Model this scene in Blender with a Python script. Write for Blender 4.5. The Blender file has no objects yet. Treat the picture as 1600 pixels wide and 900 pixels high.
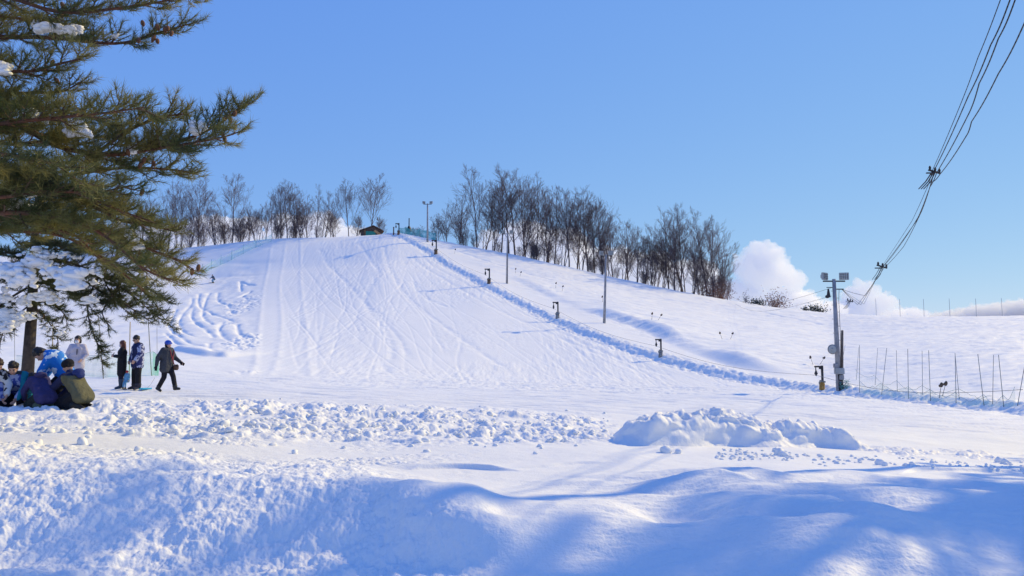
import bpy, bmesh, math, random
import numpy as np
from mathutils import Vector, Matrix, Euler, noise as mnoise

random.seed(7)
SC = bpy.context.scene
R = math.radians

# ------------------------------------------------------------ camera, sky, sun, exposure
F = 1244.4
PITCH = math.atan(110 / F)
cam_d = bpy.data.cameras.new('camera')
cam_d.lens = 28.0
cam_d.sensor_width = 36.0
cam_d.clip_start = 0.1
cam_d.clip_end = 20000
cam = bpy.data.objects.new('camera', cam_d)
cam.location = (0, 0, 0)
cam.rotation_euler = (math.pi / 2 + PITCH, 0, 0)
SC.collection.objects.link(cam)
SC.camera = cam

SUN_EL = R(35)
SUN_AZ = R(55)            # clockwise from the view direction: the sun stands to the right
w = bpy.data.worlds.new('World')
SC.world = w
w.use_nodes = True
nt = w.node_tree
bg = nt.nodes['Background']
sky = nt.nodes.new('ShaderNodeTexSky')
sky.sky_type = 'NISHITA'
sky.sun_disc = False
sky.sun_elevation = SUN_EL
sky.sun_rotation = SUN_AZ
sky.altitude = 0
sky.air_density = 1.0
sky.dust_density = 0.0
sky.ozone_density = 3.0
# camera response of a saturated winter-sky rendition: each channel gets its own gamma and gain
SKY_S = 0.15
sep = nt.nodes.new('ShaderNodeSeparateColor'); comb = nt.nodes.new('ShaderNodeCombineColor')
nt.links.new(sky.outputs[0], sep.inputs[0])
for ch, (g_, m_) in enumerate(((0.72, 0.48), (0.53, 0.585), (0.10, 0.86))):
    q1 = nt.nodes.new('ShaderNodeMath'); q1.operation = 'MULTIPLY'; q1.inputs[1].default_value = SKY_S
    q2 = nt.nodes.new('ShaderNodeMath'); q2.operation = 'POWER'; q2.inputs[1].default_value = g_
    q3 = nt.nodes.new('ShaderNodeMath'); q3.operation = 'MULTIPLY'; q3.inputs[1].default_value = m_ / SKY_S
    nt.links.new(sep.outputs[ch], q1.inputs[0]); nt.links.new(q1.outputs[0], q2.inputs[0])
    nt.links.new(q2.outputs[0], q3.inputs[0]); nt.links.new(q3.outputs[0], comb.inputs[ch])
nt.links.new(comb.outputs[0], bg.inputs[0])
bg.inputs[1].default_value = SKY_S

sun_d = bpy.data.lights.new('sun', 'SUN')
sun_d.energy = 3.9
sun_d.angle = R(0.55)
sun_d.color = (1.0, 0.785, 0.31)
sun = bpy.data.objects.new('sun', sun_d)
SUNV = Vector((math.cos(SUN_EL) * math.sin(SUN_AZ), math.cos(SUN_EL) * math.cos(SUN_AZ), math.sin(SUN_EL)))
sun.rotation_euler = SUNV.to_track_quat('Z', 'Y').to_euler()
sun.location = (60, 20, 60)
SC.collection.objects.link(sun)

SC.view_settings.view_transform = 'Standard'
SC.view_settings.look = 'None'
SC.view_settings.exposure = 0.0
SC.view_settings.gamma = 1.0
SC.cycles.volume_bounces = 16
SC.cycles.max_bounces = 18
SC.cycles.transparent_max_bounces = 24

# ------------------------------------------------------------ helpers
def ray(u, v):
    zc = (450 - v) / F
    x = (u - 800) / F
    y = math.cos(PITCH) - math.sin(PITCH) * zc
    z = math.sin(PITCH) + math.cos(PITCH) * zc
    return x / y, z / y

def P(u, v, d):
    a, b = ray(u, v)
    return Vector((a * d, d, b * d))

def tag(o, label=None, cat=None, group=None, kind=None):
    if label: o['label'] = label
    if cat: o['category'] = cat
    if group: o['group'] = group
    if kind: o['kind'] = kind
    return o

def link(o, parent=None):
    SC.collection.objects.link(o)
    if parent is not None: o.parent = parent
    return o

def empty(name, loc, label, cat, group=None, rz=0):
    o = bpy.data.objects.new(name, None)
    o.empty_display_size = 0.2
    link(o)
    o.location = loc
    o.rotation_euler = (0, 0, rz)
    return tag(o, label, cat, group)

def new_mat(name, col, rough=0.7, spec=0.3, metal=0.0, vary=0.0, vscale=5.0, bump=0.0, bscale=20.0, col2=None, detail=4):
    m = bpy.data.materials.new(name)
    m.use_nodes = True
    t = m.node_tree
    b = t.nodes['Principled BSDF']
    b.inputs['Roughness'].default_value = rough
    b.inputs['Specular IOR Level'].default_value = spec
    b.inputs['Metallic'].default_value = metal
    b.inputs['Base Color'].default_value = (*col, 1)
    tc = t.nodes.new('ShaderNodeTexCoord')
    if vary > 0 or col2:
        n = t.nodes.new('ShaderNodeTexNoise')
        n.inputs['Scale'].default_value = vscale
        n.inputs['Detail'].default_value = detail
        t.links.new(tc.outputs['Object'], n.inputs['Vector'])
        r = t.nodes.new('ShaderNodeValToRGB')
        r.color_ramp.elements[0].position = 0.35
        r.color_ramp.elements[1].position = 0.65
        c2 = col2 or tuple(min(1, c * (1 + vary)) for c in col)
        c1 = col if col2 else tuple(c * (1 - vary) for c in col)
        r.color_ramp.elements[0].color = (*c1, 1)
        r.color_ramp.elements[1].color = (*c2, 1)
        t.links.new(n.outputs['Fac'], r.inputs[0])
        t.links.new(r.outputs[0], b.inputs['Base Color'])
        m['ramp'] = r.name
    if bump > 0:
        n2 = t.nodes.new('ShaderNodeTexNoise')
        n2.inputs['Scale'].default_value = bscale
        n2.inputs['Detail'].default_value = 5
        t.links.new(tc.outputs['Object'], n2.inputs['Vector'])
        bp = t.nodes.new('ShaderNodeBump')
        bp.inputs['Strength'].default_value = 1.0
        bp.inputs['Distance'].default_value = bump
        t.links.new(n2.outputs['Fac'], bp.inputs['Height'])
        t.links.new(bp.outputs[0], b.inputs['Normal'])
    return m

def pattern_mat(name, c1, c2, scale, pos=0.5, width=0.02, rough=0.75):
    m = new_mat(name, c1, rough=rough, col2=c2, vscale=scale, bump=0.01, bscale=14, detail=2)
    r = m.node_tree.nodes[m['ramp']]
    r.color_ramp.elements[0].position = pos - width
    r.color_ramp.elements[1].position = pos + width
    return m

def mesh_np(name, V, Fc, mat=None, parent=None, smooth=False, mats=None, midx=None):
    """V (n,3); Fc (m,k) with constant k, or list of such arrays"""
    me = bpy.data.meshes.new(name)
    V = np.asarray(V, dtype=np.float32)
    if not isinstance(Fc, list): Fc = [Fc]
    Fc = [np.asarray(f, dtype=np.int32) for f in Fc if len(f)]
    nl = sum(f.size for f in Fc); nf = sum(len(f) for f in Fc)
    me.vertices.add(len(V)); me.vertices.foreach_set('co', V.ravel())
    me.loops.add(nl); me.loops.foreach_set('vertex_index', np.concatenate([f.ravel() for f in Fc]))
    tot = np.concatenate([np.full(len(f), f.shape[1], dtype=np.int32) for f in Fc])
    start = np.concatenate([[0], np.cumsum(tot)[:-1]]).astype(np.int32)
    me.polygons.add(nf)
    me.polygons.foreach_set('loop_start', start)
    me.polygons.foreach_set('loop_total', tot)
    if smooth: me.polygons.foreach_set('use_smooth', np.ones(nf, dtype=bool))
    if midx is not None: me.polygons.foreach_set('material_index', np.asarray(midx, dtype=np.int32))
    me.update(calc_edges=True)
    if mats:
        for m in mats: me.materials.append(m)
    elif mat: me.materials.append(mat)
    o = bpy.data.objects.new(name, me)
    return link(o, parent)

class Tubes:
    """tapered tube segments gathered into one mesh"""
    def __init__(self, sides=5):
        self.a = []; self.b = []; self.ra = []; self.rb = []; self.n = sides
    def seg(self, p, q, r0, r1):
        self.a.append(tuple(p)); self.b.append(tuple(q)); self.ra.append(r0); self.rb.append(r1)
    def path(self, pts, r0, r1):
        k = len(pts) - 1
        for i in range(k):
            self.seg(pts[i], pts[i + 1], r0 + (r1 - r0) * i / k, r0 + (r1 - r0) * (i + 1) / k)
    def arrays(self):
        a = np.array(self.a, float); b = np.array(self.b, float)
        ra = np.array(self.ra)[:, None, None]; rb = np.array(self.rb)[:, None, None]
        d = b - a; L = np.linalg.norm(d, axis=1, keepdims=True); L[L == 0] = 1; d /= L
        up = np.tile([0.0, 0, 1], (len(a), 1)); up[np.abs(d[:, 2]) > 0.9] = [1.0, 0, 0]
        e1 = np.cross(d, up); e1 /= np.linalg.norm(e1, axis=1, keepdims=True)
        e2 = np.cross(d, e1)
        n = self.n
        an = np.arange(n) * 2 * math.pi / n
        c = np.cos(an)[None, :, None]; s = np.sin(an)[None, :, None]
        ring = e1[:, None, :] * c + e2[:, None, :] * s
        V = np.concatenate([a[:, None, :] + ring * ra, b[:, None, :] + ring * rb], axis=1).reshape(-1, 3)
        i = np.arange(n); j = (i + 1) % n
        q = np.stack([i, j, j + n, i + n], axis=1)
        base = (np.arange(len(a)) * 2 * n)[:, None, None]
        Q = (q[None] + base).reshape(-1, 4)
        caps = np.stack([np.concatenate([np.arange(n)[::-1]]), np.arange(n) + n])
        C = (caps[None] + base).reshape(-1, n)
        return V, [Q, C]
    def build(self, name, mat, parent=None, smooth=True):
        V, Fc = self.arrays()
        if self.n == 4: Fc = [np.concatenate(Fc)]
        return mesh_np(name, V, Fc, mat, parent, smooth)

def bm_obj(name, bm, mat, parent=None, smooth=False, bevel=0):
    if bevel:
        bmesh.ops.bevel(bm, geom=bm.edges[:], offset=bevel, segments=2, affect='EDGES', clamp_overlap=True)
    me = bpy.data.meshes.new(name)
    bmesh.ops.recalc_face_normals(bm, faces=bm.faces)
    bm.to_mesh(me); bm.free()
    if smooth:
        for p in me.polygons: p.use_smooth = True
    me.materials.append(mat)
    return link(bpy.data.objects.new(name, me), parent)

def bx(bm, c, s, rot=None):
    M = Matrix.Translation(c) @ (rot.to_matrix().to_4x4() if rot else Matrix()) @ Matrix.Diagonal((*s, 1))
    bmesh.ops.create_cube(bm, size=1, matrix=M)

def cyl(bm, p, q, r0, r1, n=12):
    p = Vector(p); q = Vector(q); d = q - p
    M = Matrix.Translation((p + q) / 2) @ d.to_track_quat('Z', 'Y').to_matrix().to_4x4()
    bmesh.ops.create_cone(bm, cap_ends=True, segments=n, radius1=r0, radius2=r1, depth=d.length, matrix=M)

def ell(bm, c, s, rot=None, sub=2):
    M = Matrix.Translation(c) @ (rot.to_matrix().to_4x4() if rot else Matrix()) @ Matrix.Diagonal((*s, 1))
    bmesh.ops.create_icosphere(bm, subdivisions=sub, radius=1, matrix=M)

# ------------------------------------------------------------ numpy noise
def _h(ix, iy, seed):
    n = (ix.astype(np.int64) * 374761393 + iy.astype(np.int64) * 668265263 + seed * 1442695041) & 0xFFFFFFFF
    n = ((n ^ (n >> 13)) * 1274126177) & 0xFFFFFFFF
    n = (n ^ (n >> 16)) & 0xFFFFFFFF
    return n.astype(np.float64) / 4294967295.0

def vn(x, y, seed=0):
    ix = np.floor(x); iy = np.floor(y)
    fx = x - ix; fy = y - iy
    fx = fx * fx * fx * (fx * (fx * 6 - 15) + 10); fy = fy * fy * fy * (fy * (fy * 6 - 15) + 10)
    a = _h(ix, iy, seed); b = _h(ix + 1, iy, seed); c = _h(ix, iy + 1, seed); d = _h(ix + 1, iy + 1, seed)
    return (a + (b - a) * fx + (c - a) * fy + (a - b - c + d) * fx * fy) * 2 - 1

def fbm(x, y, seed=0, oct=4, gain=0.5):
    s = 0; amp = 1
    for i in range(oct):
        s = s + amp * vn(x, y, seed + i * 17)
        x, y = 1.6 * x + 1.2 * y + 5.3, -1.2 * x + 1.6 * y + 1.7
        amp *= gain
    return s

def lumps(x, y, seed=0, rad=0.75):
    """rounded crumbs: one ball-like bump per cell of random size"""
    ix = np.floor(x); iy = np.floor(y)
    out = np.zeros_like(x)
    for dx in (-1, 0, 1):
        for dy in (-1, 0, 1):
            cx = ix + dx; cy = iy + dy
            px = cx + _h(cx, cy, seed); py = cy + _h(cx, cy, seed + 5)
            rr = rad * (0.25 + 0.75 * _h(cx, cy, seed + 9) ** 1.5)
            q = 1 - ((x - px) ** 2 + (y - py) ** 2) / (rr * rr)
            out = np.maximum(out, rr * np.sqrt(np.clip(q, 0, 1)))
    return out

def ss(x, a, b):
    t = np.clip((x - a) / (b - a), 0, 1)
    return t * t * (3 - 2 * t)

# ------------------------------------------------------------ terrain: feature lines seen in the photograph, each with its own distance
LINES = [
    [(-300, 900, 5.1), (100, 900, 5.2), (600, 900, 5.2), (800, 900, 4.9), (1200, 900, 4.6), (1900, 900, 4.4)],
    [(-200, 722, 7.2), (0, 712, 7.2), (200, 722, 6.9), (380, 740, 6.5), (560, 746, 6.3), (700, 785, 5.8), (800, 800, 5.7), (930, 775, 5.9),
     (1030, 748, 6.4), (1200, 742, 6.6), (1350, 757, 6.3), (1500, 782, 5.9), (1600, 812, 5.5), (1900, 850, 5)],
    [(-200, 700, 9), (0, 698, 9), (300, 712, 8.8), (600, 730, 8.6), (1000, 732, 8.5), (1300, 738, 8.5), (1600, 752, 8.3), (1900, 760, 8.3)],
    [(-200, 680, 10.4), (0, 680, 10.4), (300, 690, 10.4), (600, 695, 10.8), (960, 690, 11.6), (1150, 697, 12), (1350, 705, 12), (1600, 722, 12), (1900, 730, 12)],
    [(-300, 641, 13.5), (150, 641, 13.6), (400, 644, 14), (700, 658, 14.5), (960, 672, 15), (1150, 676, 16), (1350, 692, 16), (1600, 700, 16.5), (1900, 705, 16)],
    [(-300, 612, 26), (200, 611, 26), (400, 613, 27), (800, 625, 30), (1200, 640, 30), (1600, 663, 27), (1900, 672, 25)],
    [(-300, 583, 42), (100, 584, 42), (200, 586, 43), (270, 585, 44), (400, 592, 47), (600, 598, 52), (800, 602, 57), (1000, 605, 60), (1280, 611, 59), (1450, 628, 46), (1600, 645, 37), (1900, 660, 32)],
    [(-300, 500, 100), (200, 500, 100), (400, 490, 97), (600, 490, 96), (750, 492, 98), (869, 496, 100), (945, 505, 96), (1031, 525, 90), (1130, 545, 84), (1300, 560, 80), (1450, 560, 72), (1600, 560, 64), (1900, 570, 60)],
    [(-300, 430, 140), (200, 430, 140), (333, 438, 138), (420, 425, 138), (600, 412, 138), (763, 420, 140), (880, 440, 136), (1000, 466, 130), (1150, 497, 122), (1300, 517, 116), (1600, 520, 98), (1900, 525, 90)],
    [(-300, 405, 160), (200, 393, 162), (300, 388, 163), (370, 380, 163), (430, 374, 162), (520, 372, 162), (620, 367, 163), (700, 381, 165), (800, 400, 165), (870, 415, 163), (950, 434, 160),
     (1050, 455, 155), (1100, 464, 152), (1200, 480, 148), (1300, 491, 142), (1400, 496, 138), (1500, 496, 135), (1600, 495, 132), (1900, 490, 130)],
]
fine = np.linspace(R(-37), R(37), 1500)
th = np.concatenate([np.arange(-180, -37, 2.5) * math.pi / 180, fine, np.arange(39.5, 180, 2.5) * math.pi / 180])
NT = len(th)
lr = []; lz = []
for L in LINES:
    a = []; r = []; z = []
    for (u, v, d) in L:
        p = P(u, v, d)
        a.append(math.atan2(p.x, p.y)); r.append(math.hypot(p.x, p.y)); z.append(p.z)
    rr = np.interp(th, a, np.log(r)); zz = np.interp(th, a, z)
    # soften the corners of the feature lines
    k = np.exp(-np.linspace(-2, 2, 61) ** 2); k /= k.sum()
    rp = np.convolve(np.pad(rr, 30, mode='edge'), k, 'valid'); zp = np.convolve(np.pad(zz, 30, mode='edge'), k, 'valid')
    lr.append(rp); lz.append(zp)
lr = np.array([np.full(NT, math.log(0.5)), np.full(NT, math.log(2.2))] + lr)
lz = np.array([np.full(NT, -1.62), np.full(NT, -1.45)] + lz)
# beyond the crest the ground falls away again
crest_r = lr[-1]; crest_z = lz[-1]
for mul, dz in ((1.10, -0.6), (1.4, -7), (3, -20), (30, -30)):
    lr = np.vstack([lr, crest_r + math.log(mul)]); lz = np.vstack([lz, crest_z + dz if mul < 3 else np.full(NT, float(dz))])
# beside and behind the camera the valley floor is level
wgt = ss(np.abs(th), R(42), R(80))
lz = lz * (1 - wgt) + (-1.6) * wgt
NL = len(lr)

def pchip(xk, yk, x):
    h = np.diff(xk); dl = np.diff(yk) / h
    m = np.zeros_like(yk)
    for i in range(1, len(yk) - 1):
        if dl[i - 1] * dl[i] > 0:
            w1 = 2 * h[i] + h[i - 1]; w2 = h[i] + 2 * h[i - 1]
            m[i] = (w1 + w2) / (w1 / dl[i - 1] + w2 / dl[i])
    m[0] = dl[0]; m[-1] = dl[-1]
    j = np.clip(np.searchsorted(xk, x) - 1, 0, len(xk) - 2)
    t = np.clip((x - xk[j]) / h[j], 0, 1)
    return ((2 * t**3 - 3 * t**2 + 1) * yk[j] + (t**3 - 2 * t**2 + t) * h[j] * m[j] + (-2 * t**3 + 3 * t**2) * yk[j + 1] + (t**3 - t**2) * h[j] * m[j + 1]), j + t

lgr = np.concatenate([np.linspace(math.log(0.5), math.log(3.6), 40)[:-1], np.linspace(math.log(3.6), math.log(13), 680)[:-1], np.linspace(math.log(13), math.log(30), 300)[:-1], np.linspace(math.log(30), math.log(178), 780), np.linspace(math.log(180), math.log(4000), 40)])
NR = len(lgr)
Z = np.zeros((NT, NR)); KK = np.zeros((NT, NR))
for i in range(NT):
    Z[i], KK[i] = pchip(lr[:, i], lz[:, i], lgr)
KK -= 2        # 0 frame bottom, 1 bank crest, 2 flat, 3 chunk row front, 4 chunk row, 5 people, 6 slope foot, 7 mid, 8 upper, 9 crest
TH, LG = np.meshgrid(th, lgr, indexing='ij')
RR = np.exp(LG)
X = RR * np.sin(TH); Y = RR * np.cos(TH)
U = 800 + F * np.tan(np.clip(TH, -1.2, 1.2))
front = (np.abs(TH) < R(50))

def gz(x, y):
    t = math.atan2(x, y); r = math.log(max(0.51, math.hypot(x, y)))
    i = min(max(int(np.searchsorted(th, t)) - 1, 0), NT - 2); j = min(max(int(np.searchsorted(lgr, r)) - 1, 0), NR - 2)
    a = (t - th[i]) / (th[i + 1] - th[i]); b = (r - lgr[j]) / (lgr[j + 1] - lgr[j])
    return (Z[i, j] * (1 - a) + Z[i + 1, j] * a) * (1 - b) + (Z[i, j + 1] * (1 - a) + Z[i + 1, j + 1] * a) * b

def at(u, v, dmin=3.0, dmax=185.0):
    """first point of the ground along the sight line through a pixel"""
    a, b = ray(u, v)
    d = dmin; pd = d
    while d < dmax:
        if b * d <= gz(a * d, d):
            lo, hi = pd, d
            for _ in range(24):
                m = (lo + hi) / 2
                if b * m <= gz(a * m, m): hi = m
                else: lo = m
            d = (lo + hi) / 2
            return Vector((a * d, d, gz(a * d, d)))
        pd = d; d *= 1.006
    return None

def crest_at(u, off=0.0):
    """point on the crest line below pixel column u"""
    a = math.atan((u - 800) / F / 0.99)
    r = math.exp(np.interp(a, th, crest_r)) + off
    x = r * math.sin(a); y = r * math.cos(a)
    return Vector((x, y, gz(x, y)))

def pline(pts):
    out = []
    for q in pts:
        p = at(*q)
        if p is not None: out.append((p.x, p.y))
    return np.array(out)

def sdist(poly, x, y):
    """distance to polyline and sign (+ = right of travel direction) and arclength fraction"""
    best = np.full(x.shape, 1e9); sg = np.zeros(x.shape); tt = np.zeros(x.shape)
    n = len(poly) - 1
    for i in range(n):
        ax, ay = poly[i]; bx_, by_ = poly[i + 1]
        dx, dy = bx_ - ax, by_ - ay; L2 = dx * dx + dy * dy + 1e-9
        t = np.clip(((x - ax) * dx + (y - ay) * dy) / L2, 0, 1)
        ex = x - ax - t * dx; ey = y - ay - t * dy
        d = np.hypot(ex, ey)
        m = d < best
        best = np.where(m, d, best)
        sg = np.where(m, np.sign(dy * ex - dx * ey), sg)
        tt = np.where(m, (i + t) / n, tt)
    return best, sg, tt

def smooth_poly(p, n=6):
    p = np.array(p, float)
    if len(p) < 3: return p
    q = [p[0]]
    for i in range(len(p) - 1):
        p0 = p[max(i - 1, 0)]; p1 = p[i]; p2 = p[i + 1]; p3 = p[min(i + 2, len(p) - 1)]
        for k in range(1, n + 1):
            t = k / n
            q.append(0.5 * (2 * p1 + (p2 - p0) * t + (2 * p0 - 5 * p1 + 4 * p2 - p3) * t * t + (3 * p1 - p0 - 3 * p2 + p3) * t**3))
    return np.array(q)

# --- polylines are located on the undisturbed surface before any relief is added
TRACK = smooth_poly(pline([(622, 369), (640, 377), (680, 400), (720, 425), (763, 449), (815, 476), (869, 502), (905, 518), (945, 533), (990, 549), (1031, 562), (1090, 578), (1150, 592), (1215, 603), (1283, 613), (1360, 621), (1440, 630), (1520, 638), (1600, 646), (1660, 652)]), 3)
SOFT = smooth_poly(pline([(690, 388), (730, 402), (790, 428), (850, 455), (910, 482), (960, 498), (1010, 515), (1060, 538), (1120, 562), (1180, 582), (1250, 596)]), 3)
def z1(x, y): return (250 + x / 3.908, 380 + y / 3.908)
SCURVES = [[(240,305),(232,360),(250,395),(300,420),(380,450),(470,490)], [(195,325),(190,370),(140,430),(115,480),(130,520),(180,560),(225,575)],
    [(105,385),(85,440),(55,490),(60,520),(120,570),(200,610),(290,640)], [(205,390),(190,440),(210,480),(270,520),(320,560),(325,575)],
    [(305,300),(275,360),(260,430),(280,470),(330,500)], [(355,300),(350,340),(380,370),(460,385),(585,370)], [(385,480),(360,520),(390,570),(440,605)],
    [(415,370),(430,410),(455,430)], [(490,230),(495,300)], [(490,240),(590,260)], [(505,320),(530,340),(585,345)], [(300,600),(300,650),(340,685)],
    [(470,490),(480,540),(520,580)], [(360,610),(400,620)], [(30,540),(80,590),(150,620)], [(560,290),(480,330),(400,345)]]
SC_P = [smooth_poly(pline([z1(*q) for q in c]), 5) for c in SCURVES]
FOOT = smooth_poly(pline([z1(60, 655), z1(120, 665), z1(200, 675), z1(280, 685), z1(350, 690), z1(420, 700)]), 4)
EDGES = [smooth_poly(pline(c), 4) for c in ([(424, 384), (412, 450), (404, 520), (398, 570), (388, 586)], [(447, 378), (437, 440), (440, 500), (434, 560), (420, 588)], [(470, 376), (470, 440), (478, 500), (482, 560), (486, 590)])]
RUNS = [smooth_poly(pline(c), 4) for c in ([(500, 390), (540, 440), (600, 500), (640, 560)], [(640, 395), (700, 440), (790, 490), (880, 530), (1000, 580)], [(600, 385), (620, 440), (680, 500), (780, 570)],
    [(660, 400), (740, 450), (830, 495), (930, 545), (1040, 585)], [(560, 380), (590, 420), (570, 470), (610, 530), (600, 580)], [(645, 440), (665, 465), (700, 480)])]
DIAG = []
rg = random.Random(3)
for i in range(34):
    u0 = rg.uniform(1080, 1500); v0 = rg.uniform(475, 585)
    if v0 < 470 + (u0 - 1080) * 0.09 + 8: v0 += 30
    n = rg.uniform(90, 260)
    q = pline([(u0, v0), (u0 + n / 2, v0 + n * 0.1), (u0 + n, v0 + n * rg.uniform(0.16, 0.26))])
    if len(q) > 2 and np.ptp(q[:, 1]) < 0.9 * np.ptp(q[:, 0]): DIAG.append(smooth_poly(q, 3))
DIAG.append(smooth_poly(pline([(700, 388), (760, 408), (830, 430), (900, 450)]), 3))
for c in ([(1470, 500), (1530, 512), (1600, 528)], [(1490, 503), (1560, 510), (1640, 516)], [(1520, 498), (1600, 512)], [(1090, 470), (1200, 490), (1330, 512)]):
    q = pline(c)
    if len(q) > 1 and np.ptp(q[:, 1]) < 1.2 * np.ptp(q[:, 0]): DIAG.append(smooth_poly(q, 3))
LIPS = [(smooth_poly(pline(c), 5), h) for c, h in (([(640, 735), (660, 733), (700, 731), (740, 731), (780, 733), (830, 735)], 0.06), ([(790, 733), (850, 729), (900, 725), (970, 724)], 0.03), ([(1400, 745), (1440, 739), (1500, 740), (1560, 741), (1600, 742)], 0.05))]

# --- relief
def masked(m, fn):
    idx = np.nonzero(m)
    Z[idx] += fn(X[idx], Y[idx], KK[idx], U[idx], RR[idx])

# soft swells everywhere near
masked(front & (RR < 60), lambda x, y, k, u, r: 0.035 * fbm(x * 0.5, y * 0.5, 3, 3) * ss(k, 1.2, 2.0))
# foreground bank: wind-shaped mounds on the right
def mounds(x, y, k, u, r):
    m = ss(u, 720, 1050) * (1 - ss(k, 1.3, 2.2))
    return m * (0.15 * vn(x * 0.9 + 3.1, y * 1.3 + 0.4, 31) + 0.075 * vn(x * 2.0 + y * 0.8, y * 2.6, 33) + 0.009 * fbm(x * 4, y * 12, 35, 4) + 0.002 * fbm(x * 30, y * 60, 36, 2))
masked(front & (RR < 12), mounds)
# crumbly sugar snow on the left part of the bank
def sugar(x, y, k, u, r):
    edge = 700 + 90 * vn(x * 2.2, y * 2.2, 41) + (900 - 700) * 0.0
    edge = edge + 110 * ss(1.0 - k, 0.0, 1.0)
    m = (1 - ss(u, edge - 200, edge + 60)) * (1 - ss(k, 1.5 + 0.6 * vn(x, y, 44), 2.4)) * ss(k, -1.5, -0.5)
    h = 0.05 * fbm(x * 1.3, y * 1.6, 42, 3) + 0.012 * fbm(x * 6, y * 6, 43, 3)
    patch = ss(fbm(x * 1.1, y * 1.3, 40, 3), -0.5, 0.5)
    h += (0.15 + 0.85 * patch) * (0.20 * lumps(x * 9, y * 9, 45) / 9 + 0.24 * lumps(x * 26 + 3, y * 26, 46) / 26 + 0.42 * lumps(x * 52 + 3, y * 52, 48) / 52) + 0.012 * fbm(x * 14, y * 14, 39, 4)
    return m * h
masked(front & (RR < 13), sugar)
masked(front & (RR < 12), lambda x, y, k, u, r: 0.07 * ss(u, 560, 660) * (1 - ss(u, 720, 900)) * ss(k, 0.1, 0.5) * (1 - ss(k, 1.0, 1.5)) * (1 + vn(x * 3, y * 3, 49)))
# wind lips across the flat
for poly, hgt in LIPS:
    def lip(x, y, k, u, r, poly=poly, hgt=hgt):
        d, s, t = sdist(poly, x, y)
        sd = -s * d
        end = ss(t, 0.02, 0.25) * (1 - ss(t, 0.7, 0.98))
        return 1.0 * hgt * end * ss(sd, -0.03, 0.03) * np.exp(-np.clip(sd, 0, 9) / 0.35)
    masked(front & (RR > 5.5) & (RR < 14), lip)
# churned-up chunk row in the middle distance
def chunks(x, y, k, u, r):
    wob = 0.35 * vn(x * 0.6, y * 0.6, 51)
    m = ss(k, 2.75, 3.2 + wob * 0.5) * (1 - ss(k, 4.15, 4.6)) * (1 - ss(u, 900, 1010))
    hole = 0.35 + 0.65 * ss(vn(x * 0.9, y * 1.4, 52), -0.35, 0.15)
    h = 0.10 * np.abs(fbm(x * 1.6, y * 1.6, 53, 4)) + 0.30 * (lumps(x * 3.3, y * 3.3, 54) / 3.3 * 0.35 + 0.7 * lumps(x * 8, y * 8, 55) / 8 + 1.0 * lumps(x * 17, y * 17, 56) / 17) + 0.035 * fbm(x * 5, y * 5, 57, 5)
    return m * hole * h
masked(front & (RR > 8) & (RR < 30), chunks)
# patches of rough snow: left flat, right crumb line
masked(front & (RR > 6) & (RR < 20), lambda x, y, k, u, r: (ss(vn(x * 1.1, y * 1.8, 61), -0.1, 0.35) * (1 - ss(u, 500, 800)) * ss(k, 1.4, 1.8) * (1 - ss(k, 2.7, 3.1)) * 0.35 * (lumps(x * 9, y * 9, 62) / 9 + lumps(x * 20, y * 20, 63) / 20)))
masked(front & (RR > 8) & (RR < 24), lambda x, y, k, u, r: (ss(u, 1130, 1300) * np.exp(-((k - 3.1 - 0.3 * vn(x * 0.5, y * 0.5, 66)) / 0.35) ** 2) * ss(vn(x * 1.7, y * 1.7, 64), -0.15, 0.25) * 0.45 * (lumps(x * 6, y * 6, 65) / 6 + lumps(x * 14, y * 14, 67) / 14)))
# groomed plain: long cross-going ski tracks
def plain(x, y, k, u, r):
    m = ss(k, 4.2, 4.7) * (1 - ss(k, 6.0, 6.3))
    yy = y - 0.10 * x * np.sign(x) * 0 + 1.2 * vn(x * 0.06, y * 0.02, 71)
    h = 0.045 * fbm(x * 0.16, yy * 2.4, 72, 4) + 0.040 * np.abs(fbm(x * 0.22, yy * 3.1 + x * 0.5, 73, 3)) + 0.018 * lumps(x * 1.2, y * 1.2, 75) * ss(vn(x * 0.2, y * 0.35, 76), 0.1, 0.4)
    return m * h
masked(front & (RR > 14) & (RR < 75), plain)
rt = np.random.RandomState(5)
hill = front & (KK > 5.6) & (KK < 9.05)
hidx = np.nonzero(hill)
hx, hy, hk, hu, hr = X[hidx], Y[hidx], KK[hidx], U[hidx], RR[hidx]
dz = np.zeros_like(hx)
# signed distance to the tow lane splits piste (left) and side slope (right)
td, ts, tt = sdist(TRACK, hx, hy)
tsd = -ts * td     # travel runs downhill to the right: positive = beyond the lane (right/up side)
if np.mean(tsd[(hu > 1300) & (hk > 7.5)]) < 0: tsd = -tsd
lane = ss(tsd, -0.9, 0.5)
nz = fbm(hx * 1.3, hy * 1.3, 82, 3)
dz += 0.58 * ss(tsd, -0.75 + 0.2 * nz, 0.75 + 0.2 * nz) * np.exp(-np.clip(tsd, 0, 80) / 5.0)
dz += ss(tsd, -1.9, -1.0) * (1 - ss(tsd, 0.9, 1.5)) * (0.06 * nz + 0.36 * lumps(hx * 2.4, hy * 2.4, 83) / 2.4 - 0.07)
# soft lee hollow to the right of the lane
sd_, s_, t_ = sdist(SOFT, hx, hy)
ssd = -s_ * sd_
if np.mean(ssd[(hu > 1300) & (hk > 7.5)]) < 0: ssd = -ssd
amp = ss(t_, 0.15, 0.4) * (1 - ss(t_, 0.85, 1.0)) * (0.65 + 0.6 * vn(hx * 0.11, hy * 0.11, 84))
dz += 1.25 * amp * ss(ssd, -1.8, 1.2) * np.exp(-np.clip(ssd, 0, 80) / 9.0)
piste = (1 - lane)
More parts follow.
